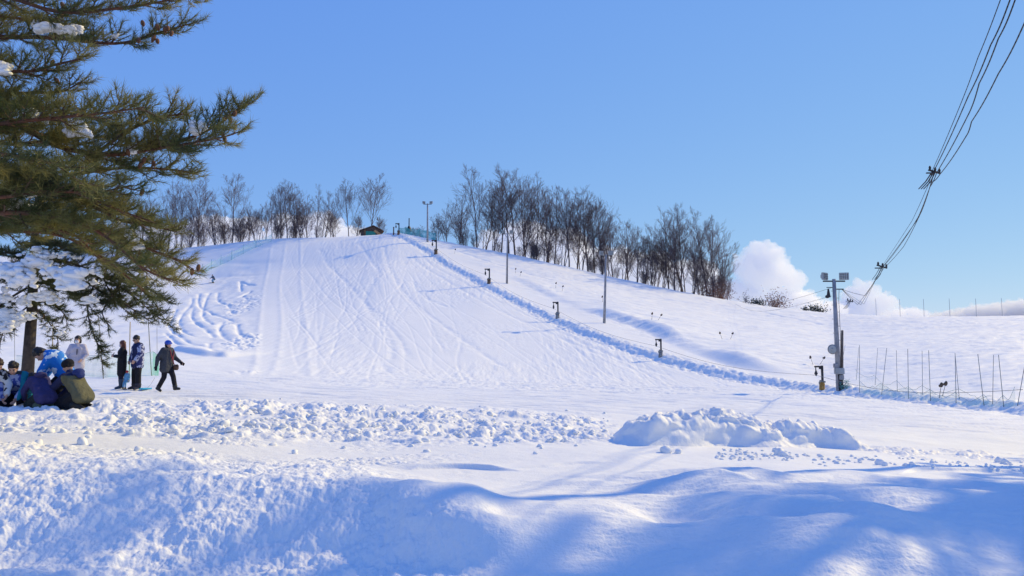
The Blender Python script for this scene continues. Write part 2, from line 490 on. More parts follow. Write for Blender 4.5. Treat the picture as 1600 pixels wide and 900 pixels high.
# criss-cross downhill ski tracks on the piste (x as a function of y)
for i in range(320):
    x0 = rt.uniform(-62, 18); sl = rt.uniform(-0.12, 0.30) + (0.15 if x0 > -15 else 0)
    y1 = 163; y0 = 46
    wl = rt.uniform(25, 80); am = rt.uniform(0.05, 0.5); ph = rt.uniform(0, 6.28)
    ya, yb = sorted(rt.uniform(46, 163, 2))
    if yb - ya < 25: yb += 30
    fx = x0 * (0.35 + 0.0 * hy) + (163 - hy) * sl * 0.9 + am * np.sin(hy / wl * 6.28 + ph) + (x0 * 0.5) * (hy / 163)
    e = (hx - fx) / rt.uniform(0.11, 0.24)
    q = np.abs(e) < 3
    dz[q] += (-rt.uniform(0.004, 0.017) * np.exp(-e[q] ** 2) * (1 + 1.2 * e[q])) * (ss(hy[q], ya, ya + 6) * (1 - ss(hy[q], yb - 6, yb))) * piste[q] * ss(hu[q], 425, 470)
pm = piste * ss(hu, 470, 520)
dz += pm * (0.026 * fbm(hx * 2.4, hy * 0.4, 91, 4) * ss(vn(hx * 0.12, hy * 0.05, 92), -0.2, 0.4) + 0.03 * lumps(hx * 2.2, hy * 1.2, 93) * ss(vn(hx * 0.2, hy * 0.1, 94), -0.1, 0.3))
# groomed strip between the first edges: combed fine ridges running downhill
dz += 0.004 * np.sin(hx * 9.0) * ss(hu, 405, 415) * (1 - ss(hu, 480, 500)) * piste
for e_ in EDGES:
    d, s, t = sdist(e_, hx, hy); dz += 0.05 * np.exp(-(d / 0.3) ** 2) * (0.7 + 0.5 * vn(hx, hy, 95))
for e_ in RUNS:
    d, s, t = sdist(e_, hx, hy); dz -= 0.07 * np.exp(-(d / 0.4) ** 2) * (0.7 + 0.5 * vn(hx, hy, 96))
# powder with swinging ski tracks on the left
for e_ in SC_P:
    d, s, t = sdist(e_, hx, hy)
    wv = 0.24 + 0.08 * vn(hx * 0.6, hy * 0.6, 97)
    dz += (-0.20 * np.exp(-(d / wv) ** 2) + 0.03 * np.exp(-((d - 0.8) / 0.4) ** 2)) * (0.65 + 0.45 * vn(hx * 0.5, hy * 0.5, 98)) * ss(t, 0, 0.08) * (1 - ss(t, 0.92, 1))
d, s, t = sdist(FOOT, hx, hy)
fs = -s * d
if np.mean(fs[(hk > 7)]) < 0: fs = -fs
dz += 0.45 * ss(fs, -0.4, 0.4) * np.exp(-np.clip(fs, 0, 50) / 3.0) * ss(t, 0, 0.15) * (1 - ss(t, 0.85, 1)) * (d < 30)
pow_ = (1 - ss(hu, 385, 408))
dz += pow_ * 0.10 * fbm(hx * 0.35, hy * 0.25, 99, 3) * ss(hk, 6.1, 6.4) * (1 - ss(hk, 8.0, 8.6))
cm = ss(hu, 335, 372) * (1 - ss(hu, 400, 412)) * ss(hk, 6.0, 6.3) * (1 - ss(hk, 7.0, 8.2)) * ss(vn(hx * 0.25, hy * 0.12, 101), -0.45, 0.1)
dz += cm * (0.30 * lumps(hx * 2.2, hy * 1.6, 102) / 1.9 + 0.08 * fbm(hx * 2, hy * 2, 103, 2))
# worn diagonal traffic near the upper left shoulder
for a0 in range(7):
    fy = 128 + a0 * 3.6 + (hx + 40) * (0.55 if a0 % 2 else -0.35) + 1.5 * vn(hx * 0.1, hy * 0 + a0, 104)
    e = (hy - fy) / 0.9
    dz += -0.10 * np.exp(-e ** 2) * (1 - ss(hu, 400, 440)) * ss(hk, 7.8, 8.1)
# side slope: diagonal tracks and wind crust
for e_ in DIAG:
    d, s, t = sdist(e_, hx, hy)
    dz += -0.15 * np.exp(-(d / 0.35) ** 2) * (0.6 + 0.7 * vn(hx * 0.7, hy * 0.7, 105)) * ss(t, 0, 0.1) * (1 - ss(t, 0.9, 1)) * lane
dz += lane * ss(tsd, 3, 8) * (0.07 * fbm(hx * 0.35 + hy * 0.25, hy * 0.9 - hx * 0.4, 106, 4) + 0.08 * lumps(hx * 0.9, hy * 0.7, 107) * ss(vn(hx * 0.08, hy * 0.12, 108), 0.0, 0.35)
      + 0.05 * vn(hx * 0.3 + hy * 1.4, hy * 0.1 - hx * 0.05, 109))
dz *= (1 - 0.75 * ss(hk, 8.85, 9.05))
Z[hidx] += dz

# --- snow material and the ground sheet
def snow_material(name, sss=0.6, bumpk=1.0):
    m = bpy.data.materials.new(name); m.use_nodes = True
    t = m.node_tree; b = t.nodes['Principled BSDF']
    b.inputs['Roughness'].default_value = 0.62
    b.inputs['Specular IOR Level'].default_value = 0.25
    b.inputs['Subsurface Weight'].default_value = sss
    b.inputs['Subsurface Radius'].default_value = (1.0, 0.95, 0.9)
    b.inputs['Subsurface Scale'].default_value = 0.009
    tc = t.nodes.new('ShaderNodeTexCoord')
    n = t.nodes.new('ShaderNodeTexNoise'); n.inputs['Scale'].default_value = 0.35; n.inputs['Detail'].default_value = 6
    t.links.new(tc.outputs['Object'], n.inputs['Vector'])
    r = t.nodes.new('ShaderNodeValToRGB')
    r.color_ramp.elements[0].position = 0.3; r.color_ramp.elements[1].position = 0.7
    r.color_ramp.elements[0].color = (0.85, 0.855, 0.86, 1); r.color_ramp.elements[1].color = (0.89, 0.89, 0.89, 1)
    t.links.new(n.outputs['Fac'], r.inputs[0]); t.links.new(r.outputs[0], b.inputs['Base Color'])
    n1 = t.nodes.new('ShaderNodeTexNoise'); n1.inputs['Scale'].default_value = 55; n1.inputs['Detail'].default_value = 4
    n2 = t.nodes.new('ShaderNodeTexNoise'); n2.inputs['Scale'].default_value = 5; n2.inputs['Detail'].default_value = 5
    for q in (n1, n2): t.links.new(tc.outputs['Object'], q.inputs['Vector'])
    b1 = t.nodes.new('ShaderNodeBump'); b1.inputs['Distance'].default_value = 0.006; b1.inputs['Strength'].default_value = 0.8 * bumpk
    b2 = t.nodes.new('ShaderNodeBump'); b2.inputs['Distance'].default_value = 0.03; b2.inputs['Strength'].default_value = 0.6 * bumpk
    t.links.new(n2.outputs['Fac'], b2.inputs['Height']); t.links.new(n1.outputs['Fac'], b1.inputs['Height'])
    t.links.new(b2.outputs[0], b1.inputs['Normal']); t.links.new(b1.outputs[0], b.inputs['Normal'])
    return m
SNOW = snow_material('snow'); SNOWC = snow_material('lump_snow', 0.0, 0.15)

V = np.stack([X, Y, Z], axis=-1).reshape(-1, 3)
i = np.arange(NT); j = np.arange(NR - 1)
I, J = np.meshgrid(i, j, indexing='ij'); I2 = (I + 1) % NT
Q = np.stack([I * NR + J, I * NR + J + 1, I2 * NR + J + 1, I2 * NR + J], axis=-1).reshape(-1, 4)
ground = mesh_np('snow_ground', V, Q[:, ::-1], SNOW, None, True)
tag(ground, kind='structure')
del V, Q, I, J, I2, hx, hy, hk, hu, hr, dz

# ------------------------------------------------------------ clouds (each a billowing body far beyond the hill)
def cloud(name, label, lobes, d, seed):
    rg = random.Random(seed)
    bm = bmesh.new()
    s = d / F
    cxx = sum(l[0] for l in lobes) / len(lobes); cvv = sum(l[1] for l in lobes) / len(lobes)
    root = P(cxx, cvv, d)
    for (u, v, ru, rv) in lobes:
        c = P(u, v, d) - root
        ell(bm, c, (ru * s, ru * s * 0.8, rv * s), sub=3)
        n = max(6, int(ru * 0.7))
        for k in range(n):
            a = rg.uniform(0, 6.28); e = rg.uniform(-0.15, 1.0) * 1.45
            q = Vector((math.cos(a) * math.cos(e) * ru, -abs(math.sin(a) * math.cos(e)) * ru * 0.8, math.sin(e) * rv)) * s * 0.88
            rr = rg.uniform(0.16, 0.42) * min(ru, rv) * s
            ell(bm, c + q, (rr * 1.15, rr, rr), sub=3)
    me = bpy.data.meshes.new(name); bm.to_mesh(me); bm.free()
    o = bpy.data.objects.new(name, me); SC.collection.objects.link(o)
    md = o.modifiers.new('r', 'REMESH'); md.mode = 'VOXEL'; md.voxel_size = s * 0.9
    dg = bpy.context.evaluated_depsgraph_get()
    me2 = bpy.data.meshes.new_from_object(o.evaluated_get(dg))
    o.modifiers.clear(); o.data = me2; bpy.data.meshes.remove(me)
    n = len(me2.vertices); co = np.zeros(n * 3); me2.vertices.foreach_get('co', co); co = co.reshape(-1, 3)
    no = np.zeros(n * 3); me2.vertices.foreach_get('normal', no); no = no.reshape(-1, 3)
    k = 1 / (s * 10)
    amp = np.array([mnoise.fractal(Vector(p * k), 0.7, 2.1, 5) for p in co])
    co += no * (amp * s * 5.0)[:, None]
    me2.vertices.foreach_set('co', co.ravel())
    for p in me2.polygons: p.use_smooth = True
    me2.materials.append(CLOUD)
    o.location = root
    return tag(o, label, 'cloud')
CLOUD = bpy.data.materials.new('cloud_vapour'); CLOUD.use_nodes = True
t = CLOUD.node_tree
for n in list(t.nodes):
    if n.type == 'BSDF_PRINCIPLED': t.nodes.remove(n)
pv = t.nodes.new('ShaderNodeVolumePrincipled')
pv.inputs['Color'].default_value = (0.995, 0.995, 0.995, 1)
pv.inputs['Density'].default_value = 0.024
pv.inputs['Anisotropy'].default_value = 0.2
t.links.new(pv.outputs[0], t.nodes['Material Output'].inputs['Volume'])
CD = 3000
cloud('cloud', 'tall white cumulus cloud behind the right end of the ridge trees', [(1190, 424, 38, 40), (1165, 420, 20, 25), (1222, 442, 32, 26), (1180, 402, 19, 20), (1205, 403, 14, 14), (1150, 462, 46, 22), (1225, 474, 58, 22), (1290, 486, 34, 15)], CD, 1)
cloud('cloud', 'low pale cloud bank behind the nearest floodlight pole', [(1345, 466, 28, 24), (1375, 476, 26, 18), (1325, 486, 50, 18), (1410, 492, 40, 10)], CD * 1.1, 2)
cloud('cloud', 'thin flat cloud along the ridge at the right edge of the picture', [(1540, 490, 50, 13), (1600, 486, 60, 16), (1490, 496, 40, 10), (1450, 498, 40, 7)], CD * 1.2, 3)
cloud('cloud', 'long white cloud bank behind the left grove of bare trees', [(250, 385, 60, 32), (330, 372, 55, 30), (390, 368, 45, 24), (450, 365, 45, 26), (500, 362, 40, 26), (550, 372, 40, 16)], CD, 4)
cloud('cloud', 'white cloud bank behind the right grove of bare trees', [(820, 385, 50, 34), (770, 390, 30, 26), (880, 400, 50, 36), (950, 420, 50, 30), (1010, 430, 50, 34), (1080, 445, 50, 34)], CD, 5)

# ------------------------------------------------------------ snow pile and loose lumps
def snow_pile():
    c0 = at(1150, 680); nx, ny = 330, 120
    base = [at(u, v) for u, v in ((955, 692), (1010, 695), (1080, 697), (1150, 697), (1220, 698), (1290, 700), (1370, 702))]
    bxs = np.array([p.x for p in base]); bys = np.array([p.y for p in base])
    x0, x1 = bxs[0] - 0.1, bxs[-1] + 0.1
    gx, gt = np.meshgrid(np.linspace(x0, x1, nx), np.linspace(-0.25, 2.1, ny), indexing='ij')
    gy = np.interp(gx, bxs, bys) + gt
    uu = 800 + F * gx / (gy + 1e-6)
    # crest height along the pile, read off the skyline of the heap
    hu = np.array([955, 975, 1000, 1040, 1090, 1130, 1160, 1185, 1215, 1240, 1265, 1300, 1340, 1370])
    hh = np.array([0, .22, .42, .46, .50, .55, .50, .37, .33, .35, .33, .26, .12, 0.0]) * 0.80
    H = np.interp(uu, hu, hh)
    wob = 0.10 * fbm(gx * 1.3, gt * 1.5, 201, 3)
    prof = ss(gt - wob, -0.08, 0.28) * (1 - ss(gt, 0.75, 2.0))
    z = H * prof * (1 + 0.10 * fbm(gx * 2.2, gt * 2.2, 202, 3))
    k = ss(gt, 0.2, 0.45)
    z += np.minimum(1, H * 4) * prof * (0.06 * fbm(gx * 3.1 + gt * 2, gt * 3.1 - gx, 209, 5) + 0.40 * (0.8 * lumps(gx * 6, gt * 6, 203) / 6 + 0.8 * lumps(gx * 13, gt * 13, 204) / 13 + 0.7 * lumps(gx * 26, gt * 26, 206) / 26) * (0.42 + 0.7 * k) + 0.05 * fbm(gx * 4, gt * 4, 205, 6))
    g = np.array([[gz(gx[i, j], gy[i, j]) for j in range(ny)] for i in range(nx)])
    edge = np.minimum(np.minimum(gx - x0, x1 - gx) / 0.15, np.minimum(gt + 0.25, 2.1 - gt) / 0.15)
    Zp = g + z - 0.05 * (1 - np.clip(edge, 0, 1)) - 0.012 * (z < 0.01)
    gx = gx + 0.05 * np.minimum(1, z * 4) * (fbm(gx * 2.6 + 9, z * 3 + gt * 2, 221, 3)); gy = gy + 0.09 * np.minimum(1, z * 4) * (fbm(gx * 2.4, z * 3 + gt * 2, 222, 3))
    Vp = np.stack([gx - c0.x, gy - c0.y, Zp - c0.z], axis=-1).reshape(-1, 3)
    I, J = np.meshgrid(np.arange(nx - 1), np.arange(ny - 1), indexing='ij')
    Qp = np.stack([I * ny + J, (I + 1) * ny + J, (I + 1) * ny + J + 1, I * ny + J + 1], axis=-1).reshape(-1, 4)
    o = mesh_np('snow_pile', Vp, Qp, snow_material('pile_snow', 0.15, 1.2), None, True)
    o.location = c0
    tag(o, 'long shovelled heap of lumpy snow on the flat, right of the middle', 'snow pile')
snow_pile()

def ico_np(sub):
    bm = bmesh.new(); bmesh.ops.create_icosphere(bm, subdivisions=sub, radius=1)
    v = np.array([p.co[:] for p in bm.verts]); f = np.array([[q.index for q in p.verts] for p in bm.faces]); bm.free()
    return v, f
ICO2, ICO2F = ico_np(2); ICO1, ICO1F = ico_np(1)
def blobs(items, seed, v0=ICO2, f0=ICO2F, amp=0.3):
    """items: (x,y,z,sx,sy,sz) -> one lumpy mesh"""
    rs = np.random.RandomState(seed)
    Vs = []; Fs = []; n = 0
    for (x, y, z, sx, sy, sz) in items:
        o = rs.uniform(0, 100)
        k = np.array([mnoise.noise(Vector(p * 1.1 + o)) + 0.5 * mnoise.noise(Vector(p * 2.6 + o)) for p in v0])
        p = v0 * (1 + amp * k)[:, None]
        a = rs.uniform(0, 6.28); ca, sa = math.cos(a), math.sin(a)
        p = p * np.array([sx, sy, sz])
        p = np.stack([p[:, 0] * ca - p[:, 1] * sa + x, p[:, 0] * sa + p[:, 1] * ca + y, p[:, 2] + z], axis=1)
        Vs.append(p); Fs.append(f0 + n); n += len(v0)
    return np.concatenate(Vs), np.concatenate(Fs)

rs = np.random.RandomState(11)
items = []
for i in range(420):
    u = rs.uniform(-30, 960); v = 640 + rs.normal(12, 15) + (u / 960) * 18
    p = at(u, v, 9, 30)
    if p is None or p.y > 22: continue
    if p.y > 11.6 and p.y < 15.2 and u < 160: continue
    s = rs.uniform(0.018, 0.042) * (1 + 0.9 * (rs.uniform() < 0.08))
    items.append((p.x, p.y, p.z + s * 0.25, s * rs.uniform(.8, 1.6), s, s * rs.uniform(.6, 1.0)))
for i in range(300):
    u = rs.uniform(1120, 1640); v = 708 + (u - 1120) * 0.045 + rs.normal(0, 5)
    p = at(u, v, 9, 30)
    if p is None or vn(np.array([p.x * 1.2]), np.array([p.y]), 9)[0] < -0.1: continue
    s = rs.uniform(0.010, 0.030)
    items.append((p.x, p.y, p.z + s * 0.25, s * rs.uniform(.8, 1.6), s, s * rs.uniform(.5, .9)))
for (u, v, s) in ((415, 625, .07), (417, 629, .06), (372, 622, .06), (1040, 703, .09), (1060, 704, .06), (1145, 712, .05), (1218, 707, .09), (1225, 709, .07), (1212, 702, .06), (1375, 722, .07), (1382, 724, .05), (1425, 722, .04), (1560, 718, .08), (1570, 720, .07),
                  (128, 690, .08), (60, 690, .06), (215, 700, .05), (300, 702, .05), (460, 705, .05)):
    p = at(u, v + 4, 8, 30)
    if p: s *= 0.7; items.append((p.x, p.y, p.z + s * 0.4, s * 1.2, s, s))
Vb, Fb = blobs(items, 5, ICO2, ICO2F, 0.45)
o = mesh_np('snow_lumps', Vb, Fb, SNOWC, None, False); tag(o, 'loose broken lumps of snow strewn along the churned strip', 'snow lumps', kind='stuff')

# ------------------------------------------------------------ bare trees on the ridge
BARK = new_mat('bare_bark', (0.12, 0.098, 0.105), rough=0.9, vary=0.35, vscale=3)
TWIG = new_mat('bare_twigs', (0.15, 0.12, 0.13), rough=0.9, vary=0.25, vscale=1.5)

def bare_tree_meshes(seed, H, spread, stems, dens):
    rg = random.Random(seed)
    tr = Tubes(6); br = Tubes(3)
    def rnd(s): return Vector((rg.gauss(0, s), rg.gauss(0, s), rg.gauss(0, s)))
    def branch(p, d, L, r, lev):
        n = 5 if lev == 1 else (4 if lev == 2 else 3)
        pts = [p]; dd = d.normalized()
        for i in range(n):
            dd = (dd + rnd(0.085) + Vector((0, 0, 0.10 if lev < 3 else 0.05))).normalized()
            pts.append(pts[-1] + dd * L / n)
        r1 = r * 0.35
        for i in range(n):
            ra = r + (r1 - r) * i / n; rb = r + (r1 - r) * (i + 1) / n
            br.seg(pts[i], pts[i + 1], max(ra, 0.010), max(rb, 0.008))
        if lev >= 4 or L < 0.5: return
        k = {1: 7, 2: 5, 3: 3}[lev]
        k = max(2, int(k * dens + rg.random()))
        for c in range(k):
            t = 0.18 + 0.78 * (c + rg.random()) / k
            i = min(n - 1, int(t * n)); q = pts[i].lerp(pts[i + 1], t * n - i)
            ax = (pts[i + 1] - pts[i]).normalized()
            side = ax.cross(rnd(1)).normalized()
            an = rg.uniform(0.35, 0.7)
            branch(q, ax * math.cos(an) + side * math.sin(an), L * rg.uniform(0.40, 0.66) * (1.1 - 0.4 * t), r * 0.42, lev + 1)
    for s in range(stems):
        a = rg.uniform(0, 6.28) + s * 6.28 / stems
        d = Vector((math.cos(a), math.sin(a), 0)) * (0.02 if stems == 1 else rg.uniform(0.08, 0.24)) + Vector((0, 0, 1))
        h = H * (1 if s == 0 else rg.uniform(0.65, 0.95)); r = H * 0.0092 * (1 if s == 0 else 0.75)
        p = Vector((math.cos(a), math.sin(a), 0)) * 0.15 * (stems > 1) + Vector((0, 0, -0.8)); pts = [p]
        n = 12
        for i in range(n):
            d = (d + rnd(0.045) + Vector((0, 0, 0.03))).normalized()
            pts.append(pts[-1] + d * (h + 0.8) / n)
        for i in range(n):
            tr.seg(pts[i], pts[i + 1], r * (1 - 0.90 * i / n), r * (1 - 0.90 * (i + 1) / n))
        nb = int((15 if stems < 3 else 9) * dens)
        for c in range(nb):
            t = 0.20 + 0.78 * (c + rg.random() * 0.7) / nb
            i = min(n - 1, int(t * n)); q = pts[i].lerp(pts[i + 1], t * n - i)
            a2 = c * 2.4 + rg.random()
            up = rg.uniform(1.0, 1.9)
            L = h * spread * (1.12 - t) * rg.uniform(0.7, 1.05) + 0.3
            branch(q, Vector((math.cos(a2), math.sin(a2), up)), L, r * 0.36 * (1.15 - t) + 0.010, 1)
    return tr, br

PROTO = []
for k, (H, sp, st, de) in enumerate([(14, .48, 1, 1.0), (13, .58, 1, 1.05), (12, .55, 2, .9), (11, .55, 3, .85), (9, .6, 3, .9), (13, .36, 1, .95), (7, .6, 5, .8), (12, .62, 1, 1.0)]):
    tr, br = bare_tree_meshes(40 + k, H, sp, st, de)
    to = tr.build('trunk', BARK, None, True); bo = br.build('crown', TWIG, None, False)
    PROTO.append((H, to.data, bo.data))
    bpy.data.objects.remove(to); bpy.data.objects.remove(bo)

ORD = ['first', 'second', 'third', 'fourth', 'fifth', 'sixth', 'seventh', 'eighth', 'ninth', 'tenth', 'eleventh', 'twelfth', 'thirteenth', 'fourteenth', 'fifteenth', 'sixteenth', 'seventeenth', 'eighteenth', 'nineteenth', 'twentieth',
       'twenty-first', 'twenty-second', 'twenty-third', 'twenty-fourth', 'twenty-fifth', 'twenty-sixth', 'twenty-seventh', 'twenty-eighth', 'twenty-ninth', 'thirtieth', 'thirty-first', 'thirty-second', 'thirty-third', 'thirty-fourth', 'thirty-fifth', 'thirty-sixth', 'thirty-seventh', 'thirty-eighth', 'thirty-ninth', 'fortieth',
       'forty-first', 'forty-second', 'forty-third', 'forty-fourth', 'forty-fifth', 'forty-sixth', 'forty-seventh', 'forty-eighth', 'forty-ninth', 'fiftieth'] + ['fifty-' + q for q in ('first', 'second', 'third', 'fourth', 'fifth', 'sixth', 'seventh', 'eighth', 'ninth')] + ['sixtieth']
rg = random.Random(21)
def plant_tree(u, vtop, pk, off, label, group):
    base = crest_at(u, off)
    skyl = math.exp(np.interp(math.atan((u - 800) / F), th, crest_r))
    top = P(u, vtop, base.y)
    h = top.z - base.z
    H, tm, cm_ = PROTO[pk]
    base.z -= 0.25
    o = empty('bare_tree', base, label, 'tree', group, rg.uniform(0, 6.28))
    s = h / (H * 1.0) * 1.03
    sx = s * (0.9 + 0.25 * rg.random())
    o.scale = (sx, sx, s)
    a = bpy.data.objects.new('trunk', tm); link(a, o)
    b = bpy.data.objects.new('crown', cm_); link(b, o)
    return o
# tops read off the photograph; (u, v of the top, prototype, metres behind the crest)
LEFT = [(176, 330, 3, 4), (190, 318, 2, 2), (204, 325, 3, 5), (222, 300, 3, 3), (236, 292, 5, 2), (248, 330, 6, 1), (262, 288, 2, 3), (276, 305, 3, 6), (284, 282, 0, 2), (296, 325, 6, 1), (310, 280, 1, 3), (322, 320, 4, 5), (338, 318, 6, 1), (352, 325, 4, 4),
        (363, 268, 0, 2), (376, 330, 6, 2), (388, 325, 4, 5), (402, 318, 6, 2), (414, 300, 3, 4), (428, 320, 6, 1), (440, 290, 2, 3), (449, 284, 1, 2), (461, 290, 3, 4), (473, 300, 3, 2), (483, 310, 4, 5), (494, 290, 5, 2), (504, 300, 3, 4), (517, 302, 5, 2), (524, 325, 6, 4), (545, 283, 1, 2), (556, 330, 6, 5), (579, 276, 1, 3), (597, 335, 6, 5)]
RIGHT = [(640, 355, 6, 6), (652, 350, 6, 8), (686, 335, 6, 4), (700, 325, 4, 5), (716, 308, 2, 4), (728, 304, 3, 7), (745, 258, 0, 3), (756, 300, 3, 6), (770, 290, 4, 3), (783, 270, 5, 5), (795, 275, 1, 3), (805, 262, 0, 5), (815, 290, 3, 3), (824, 278, 2, 6), (838, 285, 1, 4), (850, 300, 3, 2), (858, 305, 2, 6), (866, 295, 5, 4), (878, 305, 3, 2), (889, 290, 0, 4), (899, 300, 2, 6),
         (907, 315, 3, 2), (918, 300, 1, 4), (930, 318, 2, 3), (941, 322, 7, 5), (950, 335, 3, 2), (960, 345, 4, 4), (972, 350, 3, 3), (983, 345, 2, 5), (992, 360, 4, 2), (1003, 352, 3, 4), (1013, 365, 4, 2), (1022, 368, 6, 5), (1033, 365, 4, 3), (1045, 335, 2, 4), (1053, 325, 0, 2), (1062, 328, 5, 3), (1070, 335, 3, 5), (1080, 375, 6, 2), (1092, 385, 6, 4), (1103, 333, 1, 3), (1112, 350, 2, 2), (1122, 370, 4, 5)]
for i, (u, v, k, off) in enumerate(LEFT):
    size = 'tall' if v < 295 else ('middling' if v < 318 else 'short')
    plant_tree(u, v, k, off, f'{size} bare tree, {ORD[i]} from the left in the grove left of the hut', 'bare trees of the left grove')
for i, (u, v, k, off) in enumerate(RIGHT):
    hgt = (400 + (u - 800) * 0.19) - v
    size = 'tall' if hgt > 115 else ('middling' if hgt > 85 else 'short')
    plant_tree(u, v, k, off, f'{size} bare tree, {ORD[i]} from the left in the grove right of the hut', 'bare trees of the right grove')

for side, us in (('left', sorted(rg.uniform(170, 545) for k in range(18))), ('right', sorted(rg.uniform(700, 1135) for k in range(28)))):
    for k, u in enumerate(us):
        v0 = np.interp(u, [200, 430, 620, 800, 950, 1100], [393, 374, 367, 400, 434, 464])
        plant_tree(u, v0 - rg.uniform(22, 44), 6, rg.uniform(1, 5), f'low leafless thicket bush, {ORD[k]} from the left along the {side} grove', f'thicket bushes of the {side} grove')
# ------------------------------------------------------------ small bushes on the right part of the ridge
LEAF_RED = new_mat('withered_leaves', (0.22, 0.10, 0.07), rough=0.8, vary=0.4, vscale=4)
LEAF_DARK = new_mat('dark_needles', (0.035, 0.05, 0.045), rough=0.8, vary=0.4, vscale=4)
def leaf_cloud(n, rx, rz, size, seed):
    rs = np.random.RandomState(seed)
    c = rs.normal(0, 0.42, (n, 3)) * [rx, rx, rz]; c[:, 2] = np.abs(c[:, 2]) * 1.3
    a = rs.normal(0, 1, (n, 3)); a /= np.linalg.norm(a, axis=1, keepdims=True)
    b = np.cross(a, rs.normal(0, 1, (n, 3))); b /= np.linalg.norm(b, axis=1, keepdims=True)
    Vv = np.stack([c + a * size, c + b * size * 0.6, c - a * size, c - b * size * 0.6], axis=1).reshape(-1, 3)
    return Vv, np.arange(4 * n).reshape(n, 4)
def bush(u, w, h, mat, label, off=0, seed=1, n=260, name='bush'):
    p = crest_at(u, off); s = p.y / F
    o = empty(name, p, label, 'bush')
    Vv, Ff = leaf_cloud(n * 2, w * s * 1.1, h * s * 1.1, 0.13, seed)
    mesh_np('foliage', Vv, Ff, mat, o)
    tb = Tubes(4); rg = random.Random(seed)
    for i in range(7):
        tb.path([(0, 0, -0.3), (rg.uniform(-.2, .2) * w * s, rg.uniform(-.3, .3), 0.4 * h * s), (rg.uniform(-.5, .5) * w * s, rg.uniform(-.5, .5), 0.9 * h * s)], 0.03, 0.012)
    tb.build('stems', BARK, o)
bush(1120, 26, 20, LEAF_RED, 'russet-leaved bush at the foot of the last bare tree on the right', -0.5, 3, 420)
bush(1105, 20, 16, LEAF_RED, 'smaller russet bush under the second last bare tree', -0.3, 4, 260)
bush(1162, 8, 14, TWIG, 'thin grey twiggy shrub between two darker bushes on the ridge', 0, 5, 60)
bush(1179, 14, 8, LEAF_DARK, 'low dark green bush just left of the reddish one on the ridge', 0, 6, 320)
bush(1208, 20, 18, LEAF_RED, 'round reddish-brown bush alone on the open ridge', 0, 7, 420)
bush(1254, 4, 5, LEAF_DARK, 'tiny dark tuft of scrub poking from the ridge snow', 0, 8, 90)
bush(1270, 16, 9, LEAF_DARK, 'dark scrubby bush on the ridge nearest the tall floodlight pole', 0, 9, 380)

# ------------------------------------------------------------ floodlight poles
CONC = new_mat('weathered_concrete', (0.30, 0.30, 0.32), rough=0.85, vary=0.2, vscale=3, bump=0.003, bscale=30)
STEEL = new_mat('galvanised_steel', (0.34, 0.36, 0.38), rough=0.5, spec=0.5, metal=0.6, vary=0.12, vscale=4)
DARKM = new_mat('dark_metal', (0.03, 0.03, 0.035), rough=0.55, spec=0.4, vary=0.3, vscale=5)
LAMPG = new_mat('lamp_glass', (0.45, 0.48, 0.50), rough=0.2, spec=0.6, vary=0.1, vscale=8)
WOOD = new_mat('grey_wood', (0.16, 0.13, 0.11), rough=0.9, vary=0.3, vscale=4)
def flood(parent, c, yaw, w=0.62, h=0.5):
    """floodlight: casing with grid front"""
    o = empty_child('floodlight', c, yaw, parent)
    bm = bmesh.new(); bx(bm, (0, 0, 0), (w, 0.16, h)); bx(bm, (0, 0.14, 0), (w * 0.5, 0.18, h * 0.5))
    cs = bm_obj('casing', bm, STEEL, o, bevel=0.02)
    bm = bmesh.new(); bx(bm, (0, -0.085, 0), (w * 0.86, 0.02, h * 0.86)); bm_obj('lens', bm, LAMPG, o)
    bm = bmesh.new()
    for k in range(4): bx(bm, (-w * 0.33 + k * w * 0.22, -0.10, 0), (0.022, 0.02, h * 0.86))
    for k in range(3): bx(bm, (0, -0.112, -h * 0.25 + k * h * 0.25), (w * 0.86, 0.02, 0.022))
    bm_obj('grille', bm, DARKM, o)
    return o
def empty_child(name, c, yaw, parent, pitch=0.0):
    o = bpy.data.objects.new(name, None); o.empty_display_size = 0.1
    link(o, parent); o.location = c; o.rotation_euler = (pitch, 0, yaw)
    return o
def light_pole(u, v, utop, vtop, label, arms, r=0.14, detail=False):
    b = at(u, v); t = P(utop, vtop, b.y)
    o = empty('floodlight_pole', b, label, 'light pole', 'floodlight poles beside the tow lane')
    tp = t - b; H = tp.z
    bm = bmesh.new(); cyl(bm, (0, 0, -0.4), tp, r, r * 0.62, 16); bm_obj('pole', bm, CONC, o, True)
    bm = bmesh.new(); bx(bm, tp + Vector((0, 0, -0.15)), (arms, 0.09, 0.09)); bm_obj('crossarm', bm, DARKM, o)
    for sx, yw in ((-1, 0.7), (1, -0.25)):
        flood(o, tp + Vector((sx * arms * 0.44, -0.08, 0.18)), yw)
    return o, b, tp
p1, b1, t1 = light_pole(668, 378, 668, 318, 'farthest floodlight pole, at the hilltop by the teal net', 1.6, 0.20)
p2, b2, t2 = light_pole(792, 443, 793, 364, 'second farthest floodlight pole, in front of the right grove', 1.4, 0.17)
p3, b3, t3 = light_pole(944, 505, 947, 398, 'third floodlight pole, mid-slope above the lower tow masts', 1.3, 0.17)
p4, b4, t4 = light_pole(1311, 608, 1303, 436, 'nearest floodlight pole with horn loudspeaker and meter box, beside the lowest tow mast', 1.5, 0.19)
